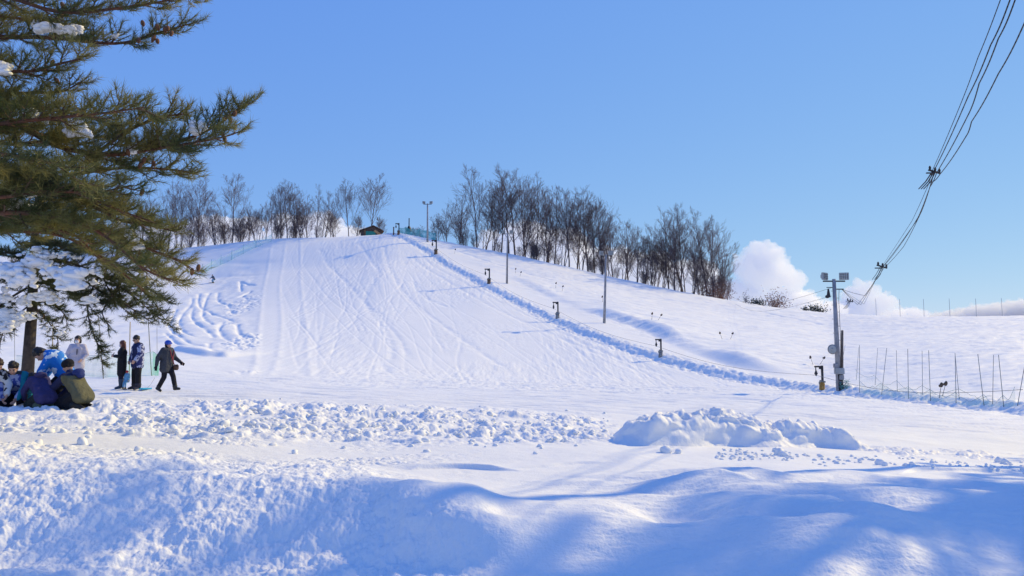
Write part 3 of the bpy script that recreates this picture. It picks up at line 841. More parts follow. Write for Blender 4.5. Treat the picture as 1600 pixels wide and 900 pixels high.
# details of the nearest pole
def along(v): 
    k = (608 - v) / (608 - 436); return t4 * k
s4 = b4.y / F
bm = bmesh.new(); bx(bm, along(452) + Vector((0.25, 0, 0)), (0.75, 0.07, 0.07)); bm_obj('cable_bracket', bm, DARKM, p4)
bm = bmesh.new(); bx(bm, along(452) + Vector((-0.28, 0, 0.12)), (0.5, 0.05, 0.05)); cyl(bm, along(458) + Vector((-0.42, 0, 0.3)), along(466) + Vector((-0.42, 0, 0.05)), 0.05, 0.14, 12); ell(bm, along(466) + Vector((-0.5, 0, 0.1)), (0.16, 0.1, 0.12))
bm_obj('insulator_bracket', bm, DARKM, p4)
hc = along(546)
ho = empty_child('loudspeaker', hc + Vector((-0.16, -0.16, 0)), 0, p4)
bm = bmesh.new(); cyl(bm, (-0.05, 0, 0), (-0.34, -0.3, -0.02), 0.06, 0.34, 20); bm_obj('horn', bm, CONC, ho, True)
bm = bmesh.new(); cyl(bm, (-0.345, -0.305, -0.02), (-0.355, -0.315, -0.02), 0.27, 0.27, 20); ell(bm, (-0.33, -0.29, 0), (0.09, 0.09, 0.09)); bm_obj('mouth', bm, STEEL, ho)
bm = bmesh.new(); cyl(bm, (0.02, 0.08, 0), (-0.08, -0.02, 0), 0.10, 0.08, 12); bm_obj('driver', bm, STEEL, ho, True)
bc = along(580)
bm = bmesh.new(); bx(bm, bc + Vector((-0.02, -0.22, 0)), (0.62, 0.3, 0.42)); bm_obj('meter_box', bm, STEEL, p4, bevel=0.03)
bm = bmesh.new(); bx(bm, bc + Vector((-0.22, -0.2, 0.36)), (0.3, 0.26, 0.3)); bm_obj('switch_box', bm, CONC, p4, bevel=0.03)
bm = bmesh.new(); bx(bm, bc + Vector((0.12, -0.2, -0.42)), (0.3, 0.22, 0.34)); bm_obj('switch_box', bm, CONC, p4, bevel=0.03)
bm = bmesh.new(); cyl(bm, (0.08, 0, -0.3), along(585) + Vector((0.05, 0, 0)), 0.24, 0.21, 14); bm_obj('base_sleeve', bm, DARKM, p4, True)
bm = bmesh.new(); cyl(bm, (0.22, 0.1, -0.3), P(1316, 516, b4.y) - b4, 0.10, 0.08, 10); bm_obj('side_post', bm, WOOD, p4, True)
tb = Tubes(5); tb.path([along(452) + Vector((0.3, -0.05, 0)), along(470) + Vector((0.22, -0.1, 0)), along(530) + Vector((0.2, -0.15, 0)), bc + Vector((0.05, -0.25, 0.2))], 0.018, 0.018); tb.build('cable', DARKM, p4)
# step bolts
for k in range(9):
    bm = bmesh.new(); bx(bm, along(455 + k * 11) + Vector((0.17 if k % 2 else -0.17, 0, 0)), (0.14, 0.025, 0.025)); bm_obj('step_bolt', bm, DARKM, p4)
tb = Tubes(4)
tb.path([p2.location * 0 + Vector((0.1, -0.15, 0)) , t2 * 0.5 + Vector((0.12, -0.15, 0)), t2 * 0.95 + Vector((0.1, -0.12, 0))], 0.015, 0.015)
tb.build('cable', DARKM, p2)

# ------------------------------------------------------------ rope tow masts
YEL = new_mat('yellow_padding', (0.42, 0.24, 0.07), rough=0.8, vary=0.35, vscale=6, bump=0.01, bscale=10)
RUST = new_mat('brown_sacking', (0.16, 0.10, 0.06), rough=0.9, vary=0.4, vscale=7, bump=0.015, bscale=12)
GREYP = new_mat('grey_padding', (0.24, 0.24, 0.24), rough=0.85, vary=0.3, vscale=7, bump=0.015, bscale=12)
mast_heads = []
def mast(u, v, vtop, pad, label):
    b = at(u, v); h = (P(u, vtop, b.y) - b).z
    k = h / 1.66
    o = empty('tow_mast', b, label, 'rope tow mast', 'rope tow masts along the lane'); o.scale = (k, k, k)
    r = 0.085
    bm = bmesh.new(); bx(bm, (0.12, 0, 0.75), (0.14, 0.14, 1.9)); bm_obj('post', bm, DARKM, o, bevel=0.01)
    bm = bmesh.new(); bx(bm, (-0.12, 0, 1.62), (0.62, 0.13, 0.12)); bx(bm, (0.0, 0, 1.5), (0.22, 0.06, 0.12)); bm_obj('arm', bm, DARKM, o, bevel=0.01)
    bm = bmesh.new(); bx(bm, (-0.34, 0, 1.47), (0.06, 0.05, 0.3)); ell(bm, (-0.33, 0, 1.16), (0.085, 0.07, 0.24)); cyl(bm, (-0.33, -0.08, 1.13), (-0.33, 0.08, 1.13), 0.10, 0.10, 16)
    bm_obj('pulley', bm, DARKM, o, False)
    bm = bmesh.new()
    cyl(bm, (0.06, 0, -0.2), (0.08, 0, 0.36), 0.2, 0.19, 14); cyl(bm, (0.08, 0, 0.36), (0.1, 0, 0.5), 0.21, 0.13, 14)
    bm_obj('padding', bm, pad, o, True)
    bm = bmesh.new(); bx(bm, (0.12, 0, 0.56), (0.4, 0.2, 0.12), Euler((0, 0.25, 0))); bx(bm, (-0.1, 0, 0.45), (0.1, 0.12, 0.2)); bm_obj('bracket', bm, GREYP, o, bevel=0.02)
    mast_heads.append(b + Vector((-0.33 * k, 0, 1.0 * k)))
mast(1283, 608, 572, YEL, 'rope tow mast with orange-yellow padding, lowest, beside the nearest floodlight pole')
mast(1031, 557, 530, GREYP, 'rope tow mast with grey padding, second from the bottom, right of mid-slope pole')
mast(870, 497, 472, GREYP, 'rope tow mast, third from the bottom, left of the mid-slope floodlight pole')
mast(763, 443, 420, RUST, 'rope tow mast with brown wrapping, just left of the second farthest pole')
mast(680, 397, 375, RUST, 'rope tow mast with brown wrapping, right below the farthest floodlight pole')
mast(622, 366, 349, RUST, 'rope tow mast at the very top of the lane')
bm = bmesh.new(); b = at(615, 367) or crest_at(615); cyl(bm, (0, 0, -0.3), (0, 0, 1.5), 0.14, 0.12, 10); cyl(bm, (0, 0, 1.5), (0, 0, 1.58), 0.17, 0.17, 10)
o = bm_obj('stub_post', bm, WOOD, None, True); o.location = b; tag(o, 'short dark stub post left of the topmost tow mast', 'post')
tb = Tubes(4); pts = [at(1600, 640) + Vector((0, 0, 0.9))] + mast_heads
for a_, b_ in zip(pts[:-1], pts[1:]):
    q = [a_.lerp(b_, t / 8) - Vector((0, 0, 0.6 * math.sin(math.pi * t / 8))) for t in range(9)]
    tb.path(q, 0.012, 0.012)
o = tb.build('tow_rope', new_mat('rope_grey', (0.25, 0.25, 0.28), rough=0.9, vary=0.2)); tag(o, 'thin grey tow rope hung from mast to mast up the lane', 'rope')

# ------------------------------------------------------------ overhead cables
CABLE = new_mat('black_cable', (0.02, 0.02, 0.022), rough=0.6, vary=0.2)
def cable(keys, r, label, sagn=0.0):
    pts = [P(*k) if not isinstance(k, Vector) else k for k in keys]
    sm = []
    for i in range(len(pts) - 1):
        for t in range(10):
            q = pts[i].lerp(pts[i + 1], t / 10); q.z -= sagn * math.sin(math.pi * t / 10); sm.append(q)
    sm.append(pts[-1])
    tb = Tubes(5)
    for a_, b_ in zip(sm[:-1], sm[1:]): tb.seg(a_, b_, r, r)
    o = tb.build('overhead_cable', CABLE); tag(o, label, 'cable', 'cables from the nearest floodlight pole')
top4 = b4 + along(452) + Vector((0.5, 0, 0))
A0 = P(1378, 416, 45); B0 = P(1457, 266, 22)
def far(u, v, d): return P(u, v, d)
off = lambda p, x, z: p + Vector((x, 0, z))
END = Vector((0.6, -7, 6.4))
cable([top4, (1350, 475, 51), A0, (1425, 345, 30), (1450, 290, 23.5), B0, (1500, 165, 16.5), (1528, 90, 14), (1563, 0, 12), END], 0.008, 'thinnest and leftmost of the overhead cables crossing the sky', 0.02)
cable([top4, (1352, 462, 51), off(A0, .05, -.02), (1432, 345, 30), (1452, 295, 23.5), off(B0, .05, 0), (1513, 150, 16), (1548, 70, 13.4), (1578, 0, 12), END + Vector((.3, 0, 0))], 0.012, 'second overhead cable from the left crossing the sky', 0.04)
cable([top4, (1345, 476, 52), off(A0, 0, -.1), (1405, 385, 38), (1437, 335, 29), (1453, 292, 23), off(B0, .12, -.06), (1515, 175, 16.2), (1530, 130, 15), (1560, 60, 13.2), (1586, 0, 12), END + Vector((.6, 0, 0))], 0.012, 'third overhead cable from the left, slightly kinked, crossing the sky', 0.04)
cable([top4, (1340, 476, 53), off(A0, .1, -.12), (1412, 385, 37), (1440, 330, 28), (1455, 285, 22.6), off(B0, .2, -.12), (1510, 212, 17.5), (1518, 190, 16.8), (1560, 115, 14), (1602, 33, 12), END + Vector((.9, 0, 0))], 0.012, 'rightmost overhead cable, hanging lowest near the top right corner', 0.04)
def spacer(c, sz, label):
    o = empty('cable_spacer', c, label, 'cable clamp', 'clamps on the overhead cables')
    bm = bmesh.new(); bx(bm, (0, 0, -0.02), (sz * 1.4, sz * 0.25, sz * 0.16), Euler((0, 0.3, 0))); bx(bm, (-sz * 0.5, 0, -sz * 0.25), (sz * 0.9, sz * 0.2, sz * 0.13)); bm_obj('bar', bm, DARKM, o)
    for k in (-0.5, 0.1, 0.6):
        bm = bmesh.new(); ell(bm, (sz * k, 0, sz * 0.22 - sz * 0.3 * k), (sz * 0.14, sz * 0.14, sz * 0.26)); bm_obj('insulator', bm, DARKM, o, True)
    tb = Tubes(5)
    for k in (-0.3, 0.0, 0.3): tb.path([(sz * k * .6, 0, 0), (sz * (k - 0.35), 0.2, -sz * 1.1), (sz * (k - 0.55), 0.5, -sz * 1.7)], 0.018, 0.014)
    tb.build('binding', DARKM, o)
spacer(B0 + Vector((0.05, 0, -0.02)), 0.24, 'larger cable clamp with insulators, high on the overhead cables')
spacer(A0, 0.42, 'lower cable clamp on the overhead cables, nearer the pole')
spacer(P(1328, 470, 55), 0.3, 'small cable clamp right beside the top of the nearest floodlight pole')
for k, (dz, lb) in enumerate(((0.0, 'upper of two thin cables running left from the nearest pole'), (-0.55, 'lower of two thin cables running left from the nearest pole'))):
    far_ = P(1128, 449, 175) + Vector((0, 0, dz * 2)); a_ = b4 + along(450) + Vector((-0.2, 0, dz))
    tb = Tubes(4); q = [a_.lerp(far_, t / 14) - Vector((0, 0, 2.4 * math.sin(math.pi * t / 14))) for t in range(15)]
    tb.path(q, 0.010, 0.014); o = tb.build('side_cable', CABLE); tag(o, lb, 'cable')

# ------------------------------------------------------------ nets and their posts
def net_mat(name, col, alpha):
    m = bpy.data.materials.new(name); m.use_nodes = True
    t = m.node_tree; b = t.nodes['Principled BSDF']; out = t.nodes['Material Output']
    b.inputs['Base Color'].default_value = (*col, 1); b.inputs['Roughness'].default_value = 0.8
    tr = t.nodes.new('ShaderNodeBsdfTransparent'); mx = t.nodes.new('ShaderNodeMixShader')
    n = t.nodes.new('ShaderNodeTexNoise'); n.inputs['Scale'].default_value = 1.1; n.inputs['Detail'].default_value = 3
    mr = t.nodes.new('ShaderNodeMapRange'); mr.inputs['From Min'].default_value = 0.3; mr.inputs['From Max'].default_value = 0.7
    mr.inputs['To Min'].default_value = alpha * 0.5; mr.inputs['To Max'].default_value = min(1, alpha * 1.5)
    tc = t.nodes.new('ShaderNodeTexCoord'); t.links.new(tc.outputs['Object'], n.inputs['Vector'])
    t.links.new(n.outputs['Fac'], mr.inputs['Value']); t.links.new(mr.outputs[0], mx.inputs[0])
    t.links.new(tr.outputs[0], mx.inputs[1]); t.links.new(b.outputs[0], mx.inputs[2]); t.links.new(mx.outputs[0], out.inputs['Surface'])
    return m
POSTG = new_mat('green_grey_post', (0.17, 0.20, 0.23), rough=0.7, vary=0.3)
ROPEM = new_mat('pale_rope', (0.22, 0.34, 0.36), rough=0.85, vary=0.2)
def net(feet, tops_h, mat, label, cat='safety net', sag=0.2, ropes=True, name='safety_net', low=None, bulge=0.0, ropemat=None):
    """feet: ground points; tops_h: height of the net at each"""
    root = empty(name, feet[0], label, cat)
    V_ = []; Q_ = []; top = []
    n = 8
    rg = random.Random(len(feet))
    for i in range(len(feet) - 1):
        for t in range(n + (i == len(feet) - 2)):
            k = t / n
            p = feet[i].lerp(feet[i + 1], k); h = tops_h[i] + (tops_h[i + 1] - tops_h[i]) * k - sag * math.sin(math.pi * k) * rg.uniform(0.85, 1.1)
            zg = gz(p.x, p.y) + 0.02
            V_.append((p.x, p.y, zg)); V_.append((p.x + bulge * math.sin(k * 3.14), p.y - bulge * math.sin(k * 3.14), zg + h * 0.5)); V_.append((p.x, p.y, zg + h)); top.append(Vector((p.x, p.y, zg + h)))
    m = len(V_) // 3
    for i in range(m - 1):
        for j in range(2): Q_.append((3 * i + j, 3 * i + 3 + j, 3 * i + 4 + j, 3 * i + 1 + j))
    V_ = np.array(V_) - np.array(feet[0])
    mesh_np('mesh', V_, np.array(Q_), mat, root, True)
    if ropes:
        tb = Tubes(4)
        for a_, b_ in zip(top[:-1], top[1:]): tb.seg(a_ - feet[0], b_ - feet[0], 0.009, 0.009)
        tb.build('edge_rope', ropemat or ROPEM, root)
    return root
def post(u0, v0, u1, v1, r, mat, label, group, name='net_post', d=None):
    b = at(u1, v1) if d is None else P(u1, v1, d)
    t = P(u0, v0, b.y)
    bm = bmesh.new(); cyl(bm, (0, 0, -0.3), t - b, r, r * 0.8, 8); o = bm_obj(name, bm, mat, None, True); o.location = b
    tag(o, label, 'net post', group); return b
def z6(x, y): return (1100 + x / 2.812, 340 + y / 2.812)
NEAR = [((620, 560), (600, 655)), ((683, 560), (683, 768)), ((803, 573), (777, 780)), ((895, 577), (898, 795)), ((987, 583), (995, 805)), ((1103, 595), (1107, 815)), ((1203, 600), (1232, 825)), ((1294, 603), (1318, 830)), ((1408, 655), (1370, 830))]
FARR = [((680, 570), (667, 712)), ((763, 573), (750, 737)), ((845, 583), (849, 762)), ((958, 585), (960, 778)), ((1103, 600), (1123, 797)), ((1272, 603), (1266, 822))]
feet = []
for i, (a_, b_) in enumerate(NEAR):
    q = z6(*a_) + z6(*b_); feet.append(post(*q, 0.017, POSTG, f'dark net post, {ORD[i]} from left in the front row beside the lane', 'front row of net posts'))
net([feet[k] for k in range(1, 9)], [0.75, .7, .65, .6, .55, .5, .5, .9], net_mat('pale_green_net', (0.25, 0.55, 0.50), 0.16), 'sagging pale green safety net on the front row of posts', sag=0.3)
feet2 = []
for i, (a_, b_) in enumerate(FARR):
    q = z6(*a_) + z6(*b_); feet2.append(post(*q, 0.014, POSTG, f'thin grey net post, {ORD[i]} from left in the back row of posts', 'back row of net posts'))
net(feet2, [0.8, .7, .6, .5, .5, .4], net_mat('faint_green_net', (0.35, 0.6, 0.6), 0.06), 'faint green safety net sagging on the back row of posts', sag=0.35)
# bunched net at the foot of the nearest pole
tb = Tubes(3); rg = random.Random(4)
p0 = at(1319, 608)
for k in range(60):
    a_ = Vector((rg.uniform(-.3, .3), rg.uniform(-.2, .2), rg.uniform(0, .6))); tb.seg(a_, a_ + Vector((rg.uniform(-.3, .3), rg.uniform(-.1, .1), rg.uniform(-.3, .3))), 0.014, 0.010)
o = tb.build('bundled_net', new_mat('teal_net_cord', (0.10, 0.33, 0.33), rough=0.8, vary=0.2)); o.location = p0; tag(o, 'bunched teal net cord heaped at the foot of the nearest floodlight pole', 'net')
# ridge posts at right
for i, (u, vt) in enumerate(((1364, 466), (1401, 470), (1438, 468), (1478, 472), (1519, 464), (1559, 468), (1600, 466))):
    b = crest_at(u, -1.0); v1 = 492
    t = P(u, vt, b.y); bm = bmesh.new(); cyl(bm, (0, 0, -0.3), (0, 0, (t - b).z), 0.035, 0.03, 6); o = bm_obj('ridge_post', bm, new_mat('pale_post', (0.30, 0.34, 0.40), rough=0.7), None, True) if i == 0 else bpy.data.objects.new('ridge_post', o.data)
    if i: link(o)
    o.location = b; o.scale = (1, 1, 1); tag(o, f'thin pale post standing on the right-hand ridge, {ORD[i]} from the left', 'post', 'thin posts on the right-hand ridge')
# hilltop teal net
TEAL = net_mat('teal_net', (0.10, 0.42, 0.42), 0.75)
f_ = [crest_at(u, o_) for u, o_ in ((623, 1.0), (634, 0.2), (645, -.2), (656, -.8), (668, -1.4), (681, -2))]
net(f_, [1.9, 2.0, 1.9, 2.0, 1.9, 1.6], TEAL, 'bright teal net stretched across the hilltop behind the farthest pole', sag=0.25)
for i, p in enumerate(f_):
    bm = bmesh.new(); cyl(bm, (0, 0, -0.3), (0.05, 0, 2.15), 0.04, 0.035, 6); o = bm_obj('net_post', bm, WOOD, None); o.location = p
    tag(o, f'short dark post of the hilltop teal net, {ORD[i]} from the left', 'net post', 'posts of the hilltop teal net')
# chimney-like mast behind the hilltop net
o = empty('stub_mast', crest_at(639, 1.8), 'dark post on a conical foot behind the hilltop teal net', 'post')
bm = bmesh.new(); cyl(bm, (0, 0, 0), (0.0, 0, 4.3), 0.12, 0.10, 8); bm_obj('post', bm, DARKM, o)
bm = bmesh.new(); cyl(bm, (0, 0, 1.5), (0, 0, 2.6), 0.75, 0.2, 12); bm_obj('cone', bm, DARKM, o)
# upper-left pale net
f_ = [at(*q) for q in ((316, 429), (330, 421), (345, 414), (362, 406), (380, 397), (400, 387), (424, 378))]
f_ = [p for p in f_ if p]
net(f_, [1.5] * len(f_), net_mat('faded_teal_net', (0.35, 0.65, 0.68), 0.30), 'faded teal net running up the left shoulder of the hill', sag=0.15, ropes=False)
for i, p in enumerate(f_):
    bm = bmesh.new(); cyl(bm, (0, 0, -0.3), (0.0, 0, 1.9), 0.035, 0.03, 6); o = bm_obj('net_post', bm, new_mat('aqua_post', (0.2, 0.45, 0.45), rough=.8) if i == 0 else bpy.data.materials['aqua_post'], None); o.location = p
    tag(o, f'thin teal post on the left shoulder net, {ORD[i]} from the left', 'net post', 'posts of the left shoulder net')
# bamboo poles and net behind the standing group
BAMB = new_mat('bamboo', (0.42, 0.30, 0.12), rough=0.7, vary=0.25, vscale=6)
BAMG = new_mat('grey_bamboo', (0.27, 0.25, 0.20), rough=0.8, vary=0.25, vscale=6)
def z3(x, y): return (x / 5.333, 500 + y / 5.333)
BAM = [((120, 60), (128, 440), .014, BAMG, 'thin grey stake left of the near tree trunk'), ((440, 30), (440, 430), .026, BAMB, 'ochre bamboo pole just right of the tree trunk'),
       ((820, -40), (868, 487), .022, BAMG, 'greenish leaning pole left of the woman in the black coat'), ((1085, 15), (1078, 470), .026, BAMB, 'ochre bamboo pole between the woman in black and the man in camouflage'),
       ((1235, -10), (1268, 468), .026, BAMG, 'leaning pole right of the man in camouflage, at the net corner'), ((1308, 60), (1312, 440), .012, BAMG, 'thinnest stake behind the walking man')]
bf = []
for a_, b_, r_, m_, l_ in BAM:
    q = z3(*a_) + z3(*b_); bf.append(post(*q, r_, m_, l_, 'poles behind the standing group', 'bamboo_pole'))
GN = net_mat('green_net', (0.16, 0.50, 0.42), 0.22)
net([bf[0], bf[1], bf[2], bf[4]], [0.9, 1.1, 1.1, 1.25], GN, 'pale green safety net behind the standing group', sag=0.15)
q = at(*z3(1322, 466)); net([bf[4], q], [1.25, 1.1], net_mat('dense_green_net', (0.10, 0.42, 0.34), 0.8), 'folded denser green net end by the walking man', sag=0.05)

# ------------------------------------------------------------ hut on the hilltop
def hut():
    p = crest_at(580, 1.2); s = p.y / F
    o = empty('hut', p + Vector((0, 0, -0.15)), 'small dark wooden hut with gabled roof on the hilltop', 'hut', None, 0.25)
    TIM = new_mat('dark_timber', (0.10, 0.07, 0.06), rough=0.9, vary=0.3, vscale=3)
    bm = bmesh.new(); bx(bm, (0, 0, 0.65), (4.2, 2.6, 1.3))
    v = [bm.verts.new(c) for c in ((-2.1, -1.3, 1.3), (2.1, -1.3, 1.3), (0.3, -1.3, 2.2), (-2.1, 1.3, 1.3), (2.1, 1.3, 1.3), (0.3, 1.3, 2.2))]
    bm.faces.new((v[0], v[1], v[2])); bm.faces.new((v[3], v[5], v[4])); bm_obj('wall', bm, TIM, o)
    ro = new_mat('brown_roof', (0.13, 0.09, 0.08), rough=0.8, vary=0.2)
    bm = bmesh.new()
    for sgn, w_, cx_ in ((-1, 2.95, -1.08), (1, 2.5, 1.42)):
        an = math.atan2(0.95, 2.4 if sgn < 0 else 1.9)
        bx(bm, (cx_, 0, 1.82), (w_, 3.3, 0.12), Euler((0, -an if sgn < 0 else an, 0)))
    bm_obj('roof', bm, ro, o)
    bm = bmesh.new(); bx(bm, (-0.2, -1.42, 0.62), (2.0, 0.06, 1.05)); bm_obj('tarpaulin', bm, new_mat('teal_tarp', (0.03, 0.25, 0.20), rough=0.6, vary=0.2), o)
    bm = bmesh.new(); bx(bm, (1.15, -1.5, 0.9), (1.5, 0.08, 0.5), Euler((0, 0.6, 0))); bm_obj('board', bm, new_mat('ochre_board', (0.42, 0.24, 0.12), rough=0.8, vary=0.2), o)
    bm = bmesh.new()
    for x_ in (-1.5, -1.25): bx(bm, (x_, -1.38, 0.75), (0.07, 0.07, 1.5))
    bm_obj('door_posts', bm, new_mat('orange_wood', (0.35, 0.18, 0.08), rough=.8), o)
hut()

# ------------------------------------------------------------ dry stalks poking out of the snow
STALK = new_mat('dry_stalk', (0.10, 0.075, 0.06), rough=0.9, vary=0.3)
bm = bmesh.new(); cyl(bm, (0, 0, -0.2), (0.08, 0, 0.62), 0.018, 0.012, 6); ell(bm, (0.1, 0, 0.72), (0.09, 0.07, 0.14)); ell(bm, (0.02, 0, 0.66), (0.07, 0.05, 0.08))
o = bm_obj('dry_weed', bm, STALK, None); first = o
ST = [(1018, 500, 0), (1028, 500, .5), (1128, 530, -.4), (1141, 530, .3), (1270, 570, -.4), (1281, 569, .5), (1467, 622, .1), (1472, 619, .2), (868, 450, 0), (878, 455, .1), (710, 396, .1), (805, 427, 0), (812, 432, .2), (941, 472, -.1)]
where = {0: 'upper left of the lower pair', 1: 'upper right'}
STL = ['left one of two dry weeds right of the mid-slope pole', 'right one of two dry weeds right of the mid-slope pole', 'left one of two dry weeds further down the side slope', 'right one of two dry weeds further down the side slope',
       'dry weed tilting left above the lowest tow mast', 'dry weed tilting right above the lowest tow mast', 'left dry weed among the net posts', 'right dry weed among the net posts', 'faint upper dry weed right of the second farthest pole',
       'dry weed with dark head above the third tow mast', 'tiny dry weed right of the topmost brown-wrapped mast', 'tiny dry weed just right of the second farthest pole', 'second tiny dry weed right of the second farthest pole', 'dry weed touching the mid-slope floodlight pole']
for i, (u, v, tl) in enumerate(ST):
    if i: o = bpy.data.objects.new('dry_weed', first.data); link(o)
    p = at(u, v)
    o.location = p; k = 1.0 if p.y < 90 else 1.1; o.scale = (k, k, k); o.rotation_euler = (0, tl, 0)
    tag(o, STL[i], 'dry weed', 'dry weeds on the side slope')

# ------------------------------------------------------------ pines
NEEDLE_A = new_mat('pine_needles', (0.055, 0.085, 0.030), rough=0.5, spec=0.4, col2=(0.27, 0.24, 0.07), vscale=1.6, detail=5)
NEEDLE_B = new_mat('dark_pine_needles', (0.035, 0.055, 0.028), rough=0.6, spec=0.3, col2=(0.11, 0.12, 0.045), vscale=2.2, detail=5)  # darker green needles for the middle pine and the off-frame pines
PBARK = new_mat('red_pine_bark', (0.16, 0.065, 0.040), rough=0.9, col2=(0.085, 0.055, 0.045), vscale=6, bump=0.01, bscale=25)
TBARK = new_mat('grey_brown_bark', (0.045, 0.038, 0.038), rough=0.95, col2=(0.085, 0.070, 0.065), vscale=8, bump=0.03, bscale=9)
TWIGM = new_mat('pine_twigs', (0.13, 0.085, 0.06), rough=0.9, vary=0.3, vscale=4)
CONE = new_mat('pine_cone', (0.15, 0.07, 0.035), rough=0.85, vary=0.3, vscale=30, bump=0.006, bscale=60)

for m_ in (NEEDLE_A, NEEDLE_B):       # needles let some light through
    t = m_.node_tree; b_ = t.nodes['Principled BSDF']; tl = t.nodes.new('ShaderNodeBsdfTranslucent'); mx = t.nodes.new('ShaderNodeMixShader'); mx.inputs[0].default_value = 0.35
    t.links.new(t.nodes[m_['ramp']].outputs[0], tl.inputs['Color']); t.links.new(b_.outputs[0], mx.inputs[1]); t.links.new(tl.outputs[0], mx.inputs[2]); t.links.new(mx.outputs[0], t.nodes['Material Output'].inputs['Surface'])
class Pine:
    def __init__(self, seed, tuft_len=0.15, needle=0.10, K=42, wid=0.0032):
        self.rg = random.Random(seed); self.rs = np.random.RandomState(seed)
        self.limbsets = []; self.tw = Tubes(3); self.c = []; self.ax = []; self.L = []
        self.tl = tuft_len; self.nl = needle; self.K = K; self.w = wid
    def tuft(self, p, d, L): self.c.append(tuple(p)); self.ax.append(tuple(d)); self.L.append(L)
    def twig(self, p, d, L):
        rg = self.rg; d = d.normalized(); q = p + d * L * 0.5 + Vector((0, 0, -0.01)); e = q + (d + Vector((0, 0, 0.35))).normalized() * L * 0.5
        self.tw.seg(p, q, 0.005, 0.004); self.tw.seg(q, e, 0.004, 0.003)
        self.tuft(e, (e - q).normalized(), self.tl * rg.uniform(0.8, 1.15))
        if L > 0.16: self.tuft(q, d, self.tl * 0.7)
    def spray(self, p, d, L, space=0.055):
        """a side branch with twigs"""
        rg = self.rg; n = max(3, int(L / 0.12)); pts = [p]; dd = d.normalized()
        for i in range(n):
            dd = (dd + Vector((rg.gauss(0, .10), rg.gauss(0, .10), rg.gauss(0.05, .08)))).normalized(); pts.append(pts[-1] + dd * L / n)
        for i in range(n): self.tw.seg(pts[i], pts[i + 1], 0.010 * (1 - i / n) + 0.004, 0.010 * (1 - (i + 1) / n) + 0.004)
        m = max(2, int(L / space))
        for k in range(m):
            t = 0.22 + 0.78 * (k + rg.random() * 0.6) / m
            i = min(n - 1, int(t * n)); q = pts[i].lerp(pts[i + 1], t * n - i)
            ax = (pts[i + 1] - pts[i]).normalized(); side = ax.cross(Vector((rg.gauss(0, .5), rg.gauss(0, .5), 1))).normalized() * (1 if k % 2 else -1)
            self.twig(q, ax * 0.8 + side * 0.75 + Vector((0, 0, 0.25)), rg.uniform(0.10, 0.22) * (1.1 - 0.4 * t))
        self.twig(pts[-1], dd, 0.1)
    def limb(self, pts, r0, r1=0.008, L0=0.75, start=0.12, space=0.13, droop=0.0):
        rg = self.rg; self.limbs = Tubes(6); self.limbsets.append(self.limbs)
        p = [Vector(q) for q in smooth3(pts, 5)]
        tot = sum((b - a).length for a, b in zip(p[:-1], p[1:])); acc = 0; nxt = tot * start; k = 0
        n = len(p) - 1
        for i in range(n):
            a, b = p[i], p[i + 1]; l = (b - a).length
            self.limbs.seg(a, b, r0 + (r1 - r0) * acc / tot, r0 + (r1 - r0) * (acc + l) / tot)
            while nxt < acc + l:
                q = a.lerp(b, (nxt - acc) / l); t = nxt / tot
                ax = (b - a).normalized(); sd = ax.cross(Vector((rg.gauss(0, .35), rg.gauss(0, .35), 1))).normalized() * (1 if k % 2 else -1)
                an = rg.uniform(0.55, 1.0)
                Ls = L0 * (1.12 - 0.80 * t) * rg.uniform(0.6, 1.1)
                self.spray(q, ax * math.cos(an) + sd * math.sin(an) + Vector((0, 0, rg.uniform(-0.25, 0.45) - droop)), Ls)
                k += 1; nxt += space * rg.uniform(0.7, 1.3)
            acc += l
        self.twig(p[-1], (p[-1] - p[-2]), 0.12)
    def build(self, root, leafmat, barkmat):
        o0 = root.location
        def loc(o):
            me = o.data; me.transform(Matrix.Translation(-o0)); o.parent = root
        for lt in self.limbsets: o = lt.build('limb', barkmat, None, True); loc(o)
        o = self.tw.build('twigs', TWIGM, None, False); loc(o)
        c = np.array(self.c); ax = np.array(self.ax); L = np.array(self.L); N = len(c); K = self.K; rs = self.rs
        t = rs.uniform(-0.9, 0.35, (N, K, 1)); base = c[:, None] + ax[:, None] * t * L[:, None, None]
        d = ax[:, None] * rs.uniform(0.5, 1.3, (N, K, 1)) + rs.normal(0, 0.48, (N, K, 3)); d /= np.linalg.norm(d, axis=2, keepdims=True)
        nl = self.nl * rs.uniform(0.75, 1.15, (N, K, 1))
        pr = np.cross(d, rs.normal(0, 1, (N, K, 3))); pr /= np.linalg.norm(pr, axis=2, keepdims=True)
        tip = base + d * nl; w = self.w
        Vn = np.stack([base - pr * w * 0.5, base + pr * w * 0.5, tip], axis=2).reshape(-1, 3)
        o = mesh_np('foliage', Vn, np.arange(len(Vn)).reshape(-1, 3), leafmat); loc(o)

def smooth3(pts, n):
    p = [Vector(q) for q in pts]; q = [p[0]]
    for i in range(len(p) - 1):
        p0 = p[max(i - 1, 0)]; p1 = p[i]; p2 = p[i + 1]; p3 = p[min(i + 2, len(p) - 1)]
        for k in range(1, n + 1):
            t = k / n
            q.append(0.5 * (2 * p1 + (p2 - p0) * t + (2 * p0 - 5 * p1 + 4 * p2 - p3) * t * t + (3 * p1 - p0 - 3 * p2 + p3) * t**3))
    return q

